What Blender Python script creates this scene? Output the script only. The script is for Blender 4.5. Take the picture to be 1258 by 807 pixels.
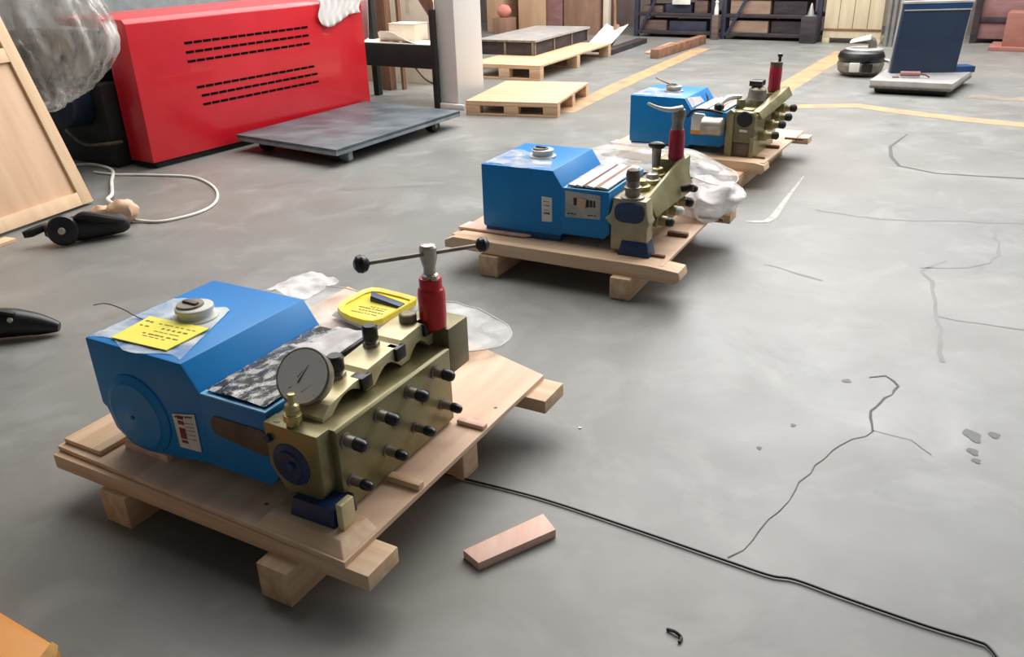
import bpy, bmesh, math, random
from mathutils import Vector, Matrix, noise

for o in list(bpy.data.objects):
    bpy.data.objects.remove(o, do_unlink=True)
S = bpy.context.scene
COL = S.collection
random.seed(7)

# ------------------------------------------------------------------ camera
F_PX, CAM_H = 1024.0, 1.5
TH, RL = math.radians(24.99), math.radians(-1.846)
FW = Vector((0, math.cos(TH), -math.sin(TH)))
UP0 = Vector((0, math.sin(TH), math.cos(TH)))
R0 = Vector((1, 0, 0))
RT = R0 * math.cos(RL) + UP0 * math.sin(RL)
UPV = UP0 * math.cos(RL) - R0 * math.sin(RL)
cam_d = bpy.data.cameras.new('camera')
cam = bpy.data.objects.new('camera', cam_d)
COL.objects.link(cam)
m = Matrix((RT, UPV, -FW)).transposed().to_4x4()
m.translation = (0, 0, CAM_H)
cam.matrix_world = m
cam_d.sensor_fit = 'HORIZONTAL'
cam_d.sensor_width = 36
cam_d.lens = F_PX / 1258 * 36
cam_d.clip_end = 200
S.camera = cam

# ------------------------------------------------------------------ light
W = bpy.data.worlds.new('world')
S.world = W
W.use_nodes = True
bg = W.node_tree.nodes['Background']
bg.inputs[0].default_value = (0.90, 0.95, 1.0, 1)
bg.inputs[1].default_value = 0.26


def area(name, loc, aim, sx, sy, power, color):
    d = bpy.data.lights.new(name, 'AREA')
    d.shape = 'RECTANGLE'
    d.size, d.size_y, d.energy, d.color = sx, sy, power, color
    o = bpy.data.objects.new(name, d)
    COL.objects.link(o)
    o.location = loc
    o.rotation_euler = (Vector(aim) - Vector(loc)).to_track_quat('-Z', 'Y').to_euler()
    return o


area('window_light_back', (5.2, 11.0, 5.0), (1.0, 4.0, 0), 8.0, 3.0, 560, (0.98, 0.99, 1.0))
area('window_light_right', (7.4, 4.4, 4.6), (0.5, 3.5, 0), 6.0, 2.6, 170, (0.95, 0.98, 1.0))
area('skylight', (1.0, 9.0, 6.4), (1.0, 8.9, 0), 10.0, 9.0, 1560, (1.0, 0.965, 0.915))

V = S.view_settings
V.view_transform = 'Standard'
V.look = 'None'
V.gamma = 1
V.exposure = 0.0
V.use_curve_mapping = False


# ------------------------------------------------------------------ materials
def lin(c):
    return tuple(((v / 255) / 12.92 if v / 255 <= 0.04045 else ((v / 255 + 0.055) / 1.055) ** 2.4) for v in c) + (1,)


MATS = {}


def mat(name, rgb, rough=0.5, metal=0.0, rgb2=None, scale=(6, 6, 6), detail=4, lo=0.35, hi=0.65, bump=0.0,
        bump_scale=None, alpha=1.0, coat=0.0, spec=0.5, emit=None, trans=0.0, rvar=0.0):
    M = bpy.data.materials.new(name)
    M.use_nodes = True
    nt = M.node_tree
    b = nt.nodes['Principled BSDF']
    b.inputs['Base Color'].default_value = lin(rgb)
    b.inputs['Roughness'].default_value = rough
    b.inputs['Metallic'].default_value = metal
    b.inputs['Specular IOR Level'].default_value = spec
    b.inputs['Coat Weight'].default_value = coat
    b.inputs['Alpha'].default_value = alpha
    b.inputs['Transmission Weight'].default_value = trans
    tc = nt.nodes.new('ShaderNodeTexCoord')
    mp = nt.nodes.new('ShaderNodeMapping')
    mp.inputs['Scale'].default_value = scale
    nt.links.new(tc.outputs['Object'], mp.inputs['Vector'])
    nz = nt.nodes.new('ShaderNodeTexNoise')
    nz.inputs['Scale'].default_value = 1
    nz.inputs['Detail'].default_value = detail
    nt.links.new(mp.outputs[0], nz.inputs['Vector'])
    if rgb2 is None:
        rgb2 = tuple(min(255, v * 1.06 + 2) for v in rgb)
        rgb1 = tuple(v * 0.95 for v in rgb)
    else:
        rgb1 = rgb
    cr = nt.nodes.new('ShaderNodeValToRGB')
    cr.color_ramp.elements[0].position = lo
    cr.color_ramp.elements[1].position = hi
    cr.color_ramp.elements[0].color = lin(rgb1)
    cr.color_ramp.elements[1].color = lin(rgb2)
    nt.links.new(nz.outputs['Fac'], cr.inputs[0])
    nt.links.new(cr.outputs[0], b.inputs['Base Color'])
    if rvar:
        mr = nt.nodes.new('ShaderNodeMapRange')
        mr.inputs['From Min'].default_value = 0.3
        mr.inputs['From Max'].default_value = 0.7
        mr.inputs['To Min'].default_value = max(0.02, rough - rvar)
        mr.inputs['To Max'].default_value = rough + rvar
        nt.links.new(nz.outputs['Fac'], mr.inputs['Value'])
        nt.links.new(mr.outputs[0], b.inputs['Roughness'])
    if bump:
        n2 = nt.nodes.new('ShaderNodeTexNoise')
        n2.inputs['Scale'].default_value = bump_scale or 40
        n2.inputs['Detail'].default_value = 3
        nt.links.new(mp.outputs[0] if bump_scale is None else tc.outputs['Object'], n2.inputs['Vector'])
        bp = nt.nodes.new('ShaderNodeBump')
        bp.inputs['Strength'].default_value = bump
        bp.inputs['Distance'].default_value = 0.004
        nt.links.new(n2.outputs['Fac'], bp.inputs['Height'])
        nt.links.new(bp.outputs[0], b.inputs['Normal'])
    if emit:
        b.inputs['Emission Color'].default_value = lin(rgb)
        b.inputs['Emission Strength'].default_value = emit
    MATS[name] = M
    return M


def floor_material():
    M = bpy.data.materials.new('polished_concrete')
    M.use_nodes = True
    nt = M.node_tree
    N, L = nt.nodes, nt.links
    b = N['Principled BSDF']
    tc = N.new('ShaderNodeTexCoord')

    def nz(scale, detail, rough=0.55, off=(0, 0, 0), sc=(1, 1, 1), dist=0.0):
        mp = N.new('ShaderNodeMapping')
        mp.inputs['Location'].default_value = off
        mp.inputs['Scale'].default_value = sc
        L.new(tc.outputs['Object'], mp.inputs['Vector'])
        n = N.new('ShaderNodeTexNoise')
        n.inputs['Scale'].default_value = scale
        n.inputs['Detail'].default_value = detail
        n.inputs['Roughness'].default_value = rough
        n.inputs['Distortion'].default_value = dist
        L.new(mp.outputs[0], n.inputs['Vector'])
        return n.outputs['Fac']

    def ramp(src, stops):
        r = N.new('ShaderNodeValToRGB')
        els = r.color_ramp.elements
        while len(els) < len(stops):
            els.new(0.5)
        for e, (p, c) in zip(els, stops):
            e.position = p
            e.color = c if len(c) == 4 else lin(c)
        L.new(src, r.inputs[0])
        return r.outputs[0]

    def mix(kind, fac, a, c):
        x = N.new('ShaderNodeMix')
        x.data_type = 'RGBA'
        x.blend_type = kind
        if isinstance(fac, float):
            x.inputs[0].default_value = fac
        else:
            L.new(fac, x.inputs[0])
        for i, v in ((6, a), (7, c)):
            if isinstance(v, tuple):
                x.inputs[i].default_value = v
            else:
                L.new(v, x.inputs[i])
        return x.outputs[2]

    base = ramp(nz(0.9, 5, 0.6), [(0.28, (107, 108, 106)), (0.5, (119, 120, 118)), (0.75, (131, 132, 130))])
    pale = ramp(nz(2.6, 4, 0.6, (3, 7, 0), dist=0.6), [(0.50, (0, 0, 0, 1)), (0.74, (0.9, 0.9, 0.9, 1))])
    c1 = mix('MIX', pale, base, lin((142, 143, 141)))
    dark = ramp(nz(1.7, 6, 0.62, (11, 2, 0), (1, 1.3, 1), 1.2), [(0.57, (0, 0, 0, 1)), (0.74, (0.5, 0.5, 0.5, 1))])
    c2 = mix('MIX', dark, c1, lin((88, 89, 86)))
    warm = ramp(nz(0.5, 3, 0.5, (5, 1, 0)), [(0.45, (0, 0, 0, 1)), (0.7, (0.5, 0.5, 0.5, 1))])
    c3 = mix('MIX', warm, c2, lin((124, 118, 109)))
    L.new(c3, b.inputs['Base Color'])
    mr = N.new('ShaderNodeMapRange')
    mr.inputs['From Min'].default_value = 0.3
    mr.inputs['From Max'].default_value = 0.7
    mr.inputs['To Min'].default_value = 0.36
    mr.inputs['To Max'].default_value = 0.50
    L.new(nz(1.6, 5, 0.6, (9, 9, 0)), mr.inputs['Value'])
    L.new(mr.outputs[0], b.inputs['Roughness'])
    bp = N.new('ShaderNodeBump')
    bp.inputs['Strength'].default_value = 0.05
    bp.inputs['Distance'].default_value = 0.01
    L.new(nz(14, 3), bp.inputs['Height'])
    L.new(bp.outputs[0], b.inputs['Normal'])
    return M


def film_material(name, rgb, opacity, rough=0.25, vary=0.3, scale=9, streak=(1, 1, 1)):
    """thin clear plastic: transparent mixed with a glossy/translucent sheet"""
    M = bpy.data.materials.new(name)
    M.use_nodes = True
    nt = M.node_tree
    N, L = nt.nodes, nt.links
    b = N['Principled BSDF']
    b.inputs['Base Color'].default_value = lin(rgb)
    b.inputs['Roughness'].default_value = rough
    b.inputs['Specular IOR Level'].default_value = 0.7
    tc = N.new('ShaderNodeTexCoord')
    mp = N.new('ShaderNodeMapping')
    mp.inputs['Scale'].default_value = streak
    L.new(tc.outputs['Object'], mp.inputs[0])
    n = N.new('ShaderNodeTexNoise')
    n.inputs['Scale'].default_value = scale
    n.inputs['Detail'].default_value = 5
    n.inputs['Distortion'].default_value = 1.0
    L.new(mp.outputs[0], n.inputs['Vector'])
    mr = N.new('ShaderNodeMapRange')
    mr.inputs['From Min'].default_value = 0.35
    mr.inputs['From Max'].default_value = 0.65
    mr.inputs['To Min'].default_value = max(0.03, opacity - vary)
    mr.inputs['To Max'].default_value = min(1, opacity + vary)
    L.new(n.outputs['Fac'], mr.inputs['Value'])
    L.new(mr.outputs[0], b.inputs['Alpha'])
    MATS[name] = M
    return M


MATS['floor'] = floor_material()
mat('blue_paint', (0, 124, 198), 0.38, spec=0.35, rgb2=(0, 134, 210), scale=(3, 3, 3))
mat('blue_dark', (0, 66, 124), 0.4, rgb2=(2, 80, 142), scale=(9, 9, 9))
mat('blue_rim', (110, 172, 214), 0.35)
mat('navy', (22, 44, 82), 0.4, rgb2=(30, 56, 100), scale=(12, 12, 12))
mat('olive', (130, 122, 84), 0.36, metal=0.35, rgb2=(152, 144, 106), scale=(7, 7, 7), rvar=0.1)
mat('olive_dark', (112, 106, 78), 0.4, metal=0.35, rgb2=(138, 130, 98), scale=(9, 9, 9), rvar=0.1)
mat('cast_grey', (150, 142, 114), 0.4, metal=0.2, rgb2=(172, 164, 138), scale=(12, 12, 12))
mat('brass', (186, 170, 112), 0.3, metal=0.6, rgb2=(206, 192, 140), scale=(20, 20, 20))
mat('pale_gold', (204, 190, 140), 0.35, metal=0.25, rgb2=(222, 212, 176), scale=(14, 14, 14))
mat('steel', (168, 160, 148), 0.34, metal=0.6, rgb2=(196, 188, 178), scale=(15, 15, 15))
mat('steel_dull', (120, 114, 104), 0.45, metal=0.6, rgb2=(150, 142, 130), scale=(18, 18, 18))
mat('black', (16, 16, 17), 0.35, rgb2=(28, 28, 30))
mat('black_matte', (20, 19, 20), 0.7, rgb2=(34, 32, 32))
mat('rubber', (26, 26, 26), 0.6)
mat('red_gloss', (196, 16, 26), 0.3, rgb2=(214, 26, 36), coat=0.2)
mat('red_dark', (150, 18, 44), 0.35, rgb2=(172, 30, 58))
mat('red_cabinet', (206, 20, 36), 0.32, rgb2=(218, 34, 48), scale=(1.5, 1.5, 1.5), coat=0.3)
mat('white_plastic', (214, 214, 208), 0.4, rgb2=(228, 228, 224))
mat('white_paper', (224, 224, 220), 0.6)
mat('ink', (60, 48, 48), 0.7)
mat('ink_red', (128, 66, 62), 0.7)
mat('yellow_paper', (236, 224, 66), 0.5, rgb2=(242, 232, 92))
mat('yellow_plastic', (232, 208, 40), 0.35, rgb2=(240, 220, 70), scale=(12, 12, 12))
mat('ink_yellow', (120, 104, 30), 0.7)
mat('wood_x', (208, 172, 136), 0.6, rgb2=(228, 198, 166), scale=(1.6, 26, 26), detail=5, bump=0.12)
mat('wood_old', (192, 156, 122), 0.65, rgb2=(210, 178, 146), scale=(1.6, 22, 22), detail=5, bump=0.1)
mat('wood_y', (208, 168, 130), 0.6, rgb2=(230, 198, 164), scale=(26, 1.6, 26), detail=5, bump=0.12)
mat('wood_deck', (212, 174, 144), 0.58, rgb2=(230, 198, 170), scale=(14, 1.2, 14), detail=5, bump=0.08)
mat('wood_pink', (224, 178, 160), 0.6, rgb2=(238, 202, 184), scale=(22, 2, 22), detail=4)
mat('plywood', (198, 160, 128), 0.6, rgb2=(212, 178, 146), scale=(10, 1.0, 1.0), detail=4)
mat('pine_frame', (206, 172, 136), 0.6, rgb2=(220, 190, 156), scale=(12, 2, 2), detail=4)
mat('knot', (150, 98, 62), 0.7)
mat('wood_brown', (112, 78, 58), 0.7, rgb2=(142, 102, 76), scale=(10, 10, 1.5))
mat('nameplate', (150, 150, 146), 0.4, metal=0.4, rgb2=(176, 176, 172), scale=(20, 20, 20))
mat('grime', (84, 72, 60), 0.55, rgb2=(108, 94, 78), scale=(14, 14, 14))
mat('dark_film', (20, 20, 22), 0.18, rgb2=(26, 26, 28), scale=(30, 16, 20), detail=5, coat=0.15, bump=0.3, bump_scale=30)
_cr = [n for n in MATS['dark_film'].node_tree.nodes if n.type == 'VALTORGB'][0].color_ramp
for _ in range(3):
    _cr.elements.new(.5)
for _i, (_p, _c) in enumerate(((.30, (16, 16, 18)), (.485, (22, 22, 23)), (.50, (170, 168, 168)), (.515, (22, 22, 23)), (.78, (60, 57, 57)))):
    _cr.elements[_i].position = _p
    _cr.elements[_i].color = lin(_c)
mat('strip_film', (206, 204, 202), 0.2, rgb2=(120, 110, 108), scale=(34, 3, 3), detail=3, lo=0.5, hi=0.62, coat=0.6)
mat('gauge_face', (228, 228, 226), 0.5, rgb2=(236, 236, 234))
mat('dolly_top', (78, 87, 94), 0.42, metal=0.2, rgb2=(108, 117, 122), scale=(3, 5, 3), detail=7, lo=0.4, hi=0.75, rvar=0.08)
mat('dolly_edge', (112, 122, 128), 0.5, rgb2=(142, 150, 156), scale=(9, 9, 9), detail=6)
mat('dolly_under', (62, 68, 72), 0.6)
mat('column_paint', (208, 205, 201), 0.55, rgb2=(216, 213, 210), scale=(1.5, 1.5, 0.8))
mat('wall_paint', (206, 200, 194), 0.7)
mat('wall_dim', (128, 114, 112), 0.8)
mat('wall_grey', (128, 132, 134), 0.8)
mat('cloth', (228, 222, 218), 0.8, rgb2=(242, 238, 236), scale=(20, 20, 4))
mat('cardboard', (190, 152, 122), 0.8, rgb2=(204, 168, 138), scale=(6, 6, 1.5))
mat('cardboard_dark', (138, 106, 88), 0.8, rgb2=(156, 122, 102), scale=(8, 8, 1.5))
mat('cream', (222, 206, 186), 0.7, rgb2=(232, 218, 200))
mat('cream_crate', (206, 190, 160), 0.7, rgb2=(220, 204, 176), scale=(12, 12, 1.5))
mat('maroon', (96, 44, 50), 0.7)
mat('pink', (214, 136, 124), 0.7)
mat('rust', (122, 86, 66), 0.7, rgb2=(150, 112, 88), scale=(9, 3, 9))
mat('rack_blue', (46, 50, 68), 0.6, rgb2=(60, 62, 80))
mat('rack_dark', (44, 38, 44), 0.7, rgb2=(66, 56, 60), scale=(4, 4, 14))
mat('bundle_brown', (92, 74, 70), 0.75, rgb2=(120, 98, 90), scale=(3, 3, 16))
mat('bundle_tan', (150, 124, 108), 0.75, rgb2=(170, 144, 126), scale=(3, 3, 16))
mat('grey_pipe', (150, 150, 150), 0.4, metal=0.5)
mat('mauve', (130, 92, 92), 0.75, rgb2=(150, 110, 108), scale=(4, 4, 12))
mat('redbrown', (146, 94, 82), 0.7, rgb2=(160, 108, 96), scale=(3, 3, 16))
mat('navy_panel', (24, 42, 66), 0.45, rgb2=(30, 50, 76), scale=(4, 4, 4))
mat('navy_bright', (18, 58, 104), 0.4)
mat('pale_metal', (182, 180, 178), 0.3, metal=0.4, rgb2=(202, 200, 198))
mat('tan_cord', (206, 168, 138), 0.6, rgb2=(222, 186, 158))
mat('white_cord', (222, 216, 208), 0.5)
mat('orange_paint', (228, 142, 16), 0.4, rgb2=(236, 156, 30), scale=(6, 6, 6))
mat('orange_worn', (176, 134, 62), 0.6, rgb2=(206, 160, 84), scale=(30, 30, 30))
mat('line_yellow', (190, 148, 106), 0.5, rgb2=(130, 120, 108), scale=(5, 5, 5), detail=6, lo=0.42, hi=0.72)
mat('line_faded', (146, 130, 110), 0.5, rgb2=(118, 114, 108), scale=(6, 6, 6), detail=6, lo=0.4, hi=0.7)
mat('crack', (74, 75, 74), 0.7, rgb2=(90, 91, 90))
mat('stain', (58, 59, 58), 0.5, rgb2=(74, 75, 74))
mat('vein', (98, 99, 97), 0.48, rgb2=(112, 113, 111), scale=(4, 4, 4))
mat('scuff', (186, 180, 172), 0.5, rgb2=(146, 144, 140), scale=(20, 20, 20))
mat('motor_blue', (16, 32, 54), 0.5)
mat('void', (7, 5, 6), 0.9, spec=0.1)
mat('cap_grey', (186, 186, 180), 0.45, rgb2=(206, 206, 200))
film_material('film_clear', (232, 234, 234), 0.40, 0.25, 0.16, 7, (1, 1, 1))
film_material('film_milky', (226, 222, 222), 0.68, 0.5, 0.18, 12)
film_material('film_grey', (206, 202, 196), 0.46, 0.2, 0.36, 5, (2.2, 2.2, 0.7))
film_material('film_top', (225, 232, 236), 0.5, 0.15, 0.42, 7)


# ------------------------------------------------------------------ mesh helpers
class MB:
    def __init__(s):
        s.bm = bmesh.new()

    def poly(s, pts):
        return s.bm.faces.new([s.bm.verts.new(p) for p in pts])

    def hexa(s, lo4, hi4):
        a = [s.bm.verts.new(p) for p in lo4]
        b = [s.bm.verts.new(p) for p in hi4]
        n = len(a)
        fs = [s.bm.faces.new(a[::-1]), s.bm.faces.new(b)]
        for i in range(n):
            fs.append(s.bm.faces.new((a[i], a[(i + 1) % n], b[(i + 1) % n], b[i])))
        return s

    def box(s, x0, x1, y0, y1, z0, z1):
        return s.hexa([(x0, y0, z0), (x1, y0, z0), (x1, y1, z0), (x0, y1, z0)],
                      [(x0, y0, z1), (x1, y0, z1), (x1, y1, z1), (x0, y1, z1)])

    def prism(s, pts, axis, a, b):
        """2d outline extruded along axis: 'y' -> pts are (x,z); 'x' -> (y,z); 'z' -> (x,y)"""
        f = {'y': lambda p, t: (p[0], t, p[1]), 'x': lambda p, t: (t, p[0], p[1]), 'z': lambda p, t: (p[0], p[1], t)}[axis]
        return s.hexa([f(p, a) for p in pts], [f(p, b) for p in pts])

    def lathe(s, prof, o, ax, n=24, caps=True):
        """profile [(t, r)] about axis ax through o"""
        o, ax = Vector(o), Vector(ax).normalized()
        e1 = ax.orthogonal().normalized()
        e2 = ax.cross(e1)
        rings = []
        for t, r in prof:
            rings.append([s.bm.verts.new(o + ax * t + (e1 * math.cos(2 * math.pi * k / n) + e2 * math.sin(2 * math.pi * k / n)) * r)
                          for k in range(n)])
        for a, b in zip(rings, rings[1:]):
            for k in range(n):
                s.bm.faces.new((a[k], a[(k + 1) % n], b[(k + 1) % n], b[k]))
        if caps:
            s.bm.faces.new(rings[0][::-1])
            s.bm.faces.new(rings[-1])
        return s

    def cyl(s, p0, p1, r0, r1=None, n=20):
        p0, p1 = Vector(p0), Vector(p1)
        return s.lathe([(0, r0), ((p1 - p0).length, r0 if r1 is None else r1)], p0, p1 - p0, n)

    def ball(s, c, r, sc=(1, 1, 1), seg=20, amp=0.0, freq=3.0):
        g = bmesh.ops.create_uvsphere(s.bm, u_segments=seg, v_segments=max(8, seg * 2 // 3), radius=1)
        for v in g['verts']:
            k = 1 + (amp * noise.noise(v.co * freq + Vector(c)) if amp else 0)
            v.co = Vector((c[0] + v.co.x * r * sc[0] * k, c[1] + v.co.y * r * sc[1] * k, c[2] + v.co.z * r * sc[2] * k))
        return s

    def tube(s, pts, r, n=8, sub=6, radii=None):
        P = [Vector(p) for p in pts]
        Q, RR = [], []
        for i in range(len(P) - 1):
            a, b, c, d = P[max(i - 1, 0)], P[i], P[i + 1], P[min(i + 2, len(P) - 1)]
            for k in range(sub):
                t = k / sub
                Q.append(0.5 * ((2 * b) + (c - a) * t + (2 * a - 5 * b + 4 * c - d) * t * t + (3 * b - a - 3 * c + d) * t ** 3))
                RR.append((radii[i] * (1 - t) + radii[i + 1] * t) if radii else r)
        Q.append(P[-1])
        RR.append(radii[-1] if radii else r)
        rings = []
        e = None
        for i, q in enumerate(Q):
            t = (Q[min(i + 1, len(Q) - 1)] - Q[max(i - 1, 0)]).normalized()
            if e is None:
                e = t.orthogonal()
            e = (e - t * e.dot(t)).normalized()
            f = t.cross(e)
            rings.append([s.bm.verts.new(q + (e * math.cos(2 * math.pi * k / n) + f * math.sin(2 * math.pi * k / n)) * RR[i]) for k in range(n)])
        for a, b in zip(rings, rings[1:]):
            for k in range(n):
                s.bm.faces.new((a[k], a[(k + 1) % n], b[(k + 1) % n], b[k]))
        s.bm.faces.new(rings[0][::-1])
        s.bm.faces.new(rings[-1])
        return s

    def grid(s, fn, nu, nv, th=0.0):
        """fn(a,b) -> point for a,b in 0..1"""
        vs = [[s.bm.verts.new(fn(i / nu, j / nv)) for j in range(nv + 1)] for i in range(nu + 1)]
        for i in range(nu):
            for j in range(nv):
                s.bm.faces.new((vs[i][j], vs[i + 1][j], vs[i + 1][j + 1], vs[i][j + 1]))
        if th:
            s.bm.normal_update()
            bmesh.ops.solidify(s.bm, geom=list(s.bm.faces), thickness=th)
        return s

    def xf(s, M):
        bmesh.ops.transform(s.bm, matrix=M, verts=s.bm.verts)
        return s

    def build(s, name, material, parent=None, bevel=0.0, seg=2, smooth=True, ang=32):
        bm = s.bm
        bmesh.ops.recalc_face_normals(bm, faces=bm.faces)
        if bevel:
            es = [e for e in bm.edges if len(e.link_faces) == 2 and e.calc_face_angle(0) > math.radians(25)]
            bmesh.ops.bevel(bm, geom=es, offset=bevel, segments=seg, profile=0.6, affect='EDGES', clamp_overlap=True)
        me = bpy.data.meshes.new(name)
        bm.to_mesh(me)
        bm.free()
        if smooth:
            me.polygons.foreach_set('use_smooth', [True] * len(me.polygons))
            me.set_sharp_from_angle(angle=math.radians(ang))
        me.materials.append(MATS[material])
        o = bpy.data.objects.new(name, me)
        COL.objects.link(o)
        if parent is not None:
            o.parent = parent
        return o


def box(name, material, parent, x0, x1, y0, y1, z0, z1, bevel=0.003):
    return MB().box(x0, x1, y0, y1, z0, z1).build(name, material, parent, bevel)


def thing(name, label, cat, loc=(0, 0, 0), rz=0.0, group=None):
    o = bpy.data.objects.new(name, None)
    o.empty_display_size = 0.1
    COL.objects.link(o)
    o.location = loc
    o.rotation_euler = (0, 0, rz)
    return tag(o, label, cat, group)


def tag(o, label, cat, group=None):
    o['label'] = label
    o['category'] = cat
    if group:
        o['group'] = group
    return o


def struct(o):
    o['kind'] = 'structure'
    return o


def place(o, loc, rz=0.0):
    o.location = loc
    o.rotation_euler = (0, 0, rz)
    return o


def nz3(p, sc, off=0.0):
    return noise.noise(Vector((p[0] * sc + off, p[1] * sc - off, p[2] * sc + 2 * off)))


HALL = math.radians(-33.5)          # hall axes: local x runs along the back wall, local y away from us
HU = Vector((math.cos(HALL), math.sin(HALL), 0))
HV = Vector((-math.sin(HALL), math.cos(HALL), 0))

# ------------------------------------------------------------------ the hall
fb = MB()
fb.poly([(-16, -6, 0), (18, -6, 0), (18, 24, 0), (-16, 24, 0)])
floor = struct(fb.build('floor', 'floor'))


def flat_band(name, material, pts, w, z=0.0015, jag=0.0):
    """paint band or crack lying on the floor: pts (x, y[, half width])"""
    b = MB()
    P = [Vector((p[0], p[1], 0)) for p in pts]
    hw = [(p[2] if len(p) > 2 else w) for p in pts]
    L, Rr = [], []
    for i, p in enumerate(P):
        t = (P[min(i + 1, len(P) - 1)] - P[max(i - 1, 0)]).normalized()
        n = Vector((-t.y, t.x, 0))
        j = random.uniform(-jag, jag)
        L.append(b.bm.verts.new(p + n * (hw[i] + j) + Vector((0, 0, z))))
        Rr.append(b.bm.verts.new(p - n * (hw[i] - j) + Vector((0, 0, z))))
    for i in range(len(P) - 1):
        b.bm.faces.new((L[i], L[i + 1], Rr[i + 1], Rr[i]))
    return b.build(name, material, floor)


def wander(pts, step=0.05, amp=0.012):
    out = []
    for (a, b) in zip(pts, pts[1:]):
        a, b = Vector(a), Vector(b)
        n = max(1, int((b - a).length / step))
        for k in range(n):
            p = a.lerp(b, k / n)
            out.append((p.x + random.uniform(-amp, amp), p.y + random.uniform(-amp, amp)))
    out.append(tuple(pts[-1]))
    return out


flat_band('painted_line', 'line_yellow', [(0.55, 8.05), (1.4, 9.75), (2.9, 12.6)], 0.11)
flat_band('painted_line', 'line_yellow', [(2.30, 8.0), (2.9, 8.9), (4.6, 11.7)], 0.12)
flat_band('painted_line', 'line_yellow', [(2.7, 7.95), (3.3, 7.9), (3.55, 7.55), (3.9, 7.15), (4.6, 6.55), (5.2, 6.1)], 0.10)
flat_band('painted_line', 'line_faded', [(0.0, 9.4), (0.9, 11.4), (1.6, 12.9)], 0.10)
flat_band('painted_line', 'line_faded', [(4.5, 8.2), (5.3, 7.6), (6.2, 7.0)], 0.10)
flat_band('crack', 'crack', [p + (random.uniform(0.0010, 0.0022),) for p in wander([(0.55, 1.74), (0.75, 1.92), (0.82, 2.03), (1.0, 2.22), (1.18, 2.33)])], 0.002)
flat_band('crack', 'crack', [p + (random.uniform(0.0015, 0.005),) for p in wander([(1.18, 2.33), (1.22, 2.45), (1.39, 2.62), (1.38, 2.70), (1.31, 2.69)], 0.04, 0.006)], 0.004)
flat_band('crack', 'crack', [p + (0.0011,) for p in wander([(1.18, 2.33), (1.28, 2.27), (1.30, 2.18)], 0.04, 0.008)], 0.001)
flat_band('tyre_mark', 'stain', [(3.21, 6.65, .004), (2.9, 6.25, .012), (2.78, 5.95, .014), (2.72, 5.68, .012), (2.87, 5.46, .010), (3.1, 5.36, .012), (3.34, 5.27, .016), (3.8, 5.1, .02)], 0.01)
flat_band('scuff_mark', 'scuff', [(1.36, 4.56, .018), (1.47, 4.55, .022), (1.53, 4.62, .022), (1.72, 4.98, .014), (2.0, 5.5, .004)], 0.02)
for vein in ([(1.81, 4.74), (2.1, 4.52), (2.53, 4.44), (2.84, 4.37)], [(2.15, 3.85), (1.98, 3.72), (1.97, 3.59), (1.84, 3.30), (1.81, 3.19), (1.70, 2.95), (1.63, 2.79)],
             [(1.98, 3.75), (2.2, 3.74), (2.35, 3.80), (2.52, 4.02), (2.61, 4.25)], [(1.81, 3.19), (2.0, 3.1), (2.3, 2.95)], [(1.27, 3.87), (1.40, 3.74), (1.47, 3.64)]):
    flat_band('hairline_vein', 'vein', [q + (random.uniform(.003, .011),) for q in wander(vein, .06, .012)], .005, .0009)
for (x, y, r, e) in ((1.48, 2.28, .024, 1.5), (1.435, 2.19, .016, 1.2), (1.42, 2.14, .013, 1.0), (1.55, 2.28, .017, 1.0), (1.22, 2.67, .016, 1.0), (0.93, 2.38, .009, 1.0), (0.78, 2.25, .008, 1.0)):
    b = MB()
    b.poly([(x + r * math.cos(t) * (1 + .25 * math.sin(3 * t + x * 9)), y + e * r * math.sin(t) * (1 + .2 * math.cos(2 * t + y * 7)), 0.0012)
            for t in [k * math.pi / 8 for k in range(16)]])
    b.build('oil_spot', 'stain', floor)

# walls stand well behind everything; the tops lie far above the picture
wb = Vector((1.87, 14.12, 0)) + HV * 1.9
wall_back = struct(place(MB().box(-9, 16, 0, 0.25, 0, 6.6).build('wall_back', 'wall_dim'), wb, HALL))
wall_left = struct(place(MB().box(-0.25, 0, -16, 8, 0, 6.6).build('wall_left', 'wall_grey'), Vector((-5.2, 9.5, 0)), HALL))

wall_right = struct(place(MB().box(0, 0.25, -16, 8, 0, 6.6).build('wall_right', 'wall_grey'), Vector((9.6, 8.0, 0)), HALL))
wall_front = struct(place(MB().box(-14, 10, -0.25, 0, 0, 6.6).build('wall_front', 'wall_grey'), Vector((-1.5, -4.5, 0)), HALL))
ceiling = struct(place(MB().box(-16, 16, -14, 18, 6.6, 6.8).build('ceiling', 'wall_grey'), Vector((1, 4, 0)), HALL))

# ------------------------------------------------------------------ pumps on skids
PUMPS = [(-0.382, 1.539, .512), (.714, 3.435, .496), (1.673, 5.2, .543)]


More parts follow.
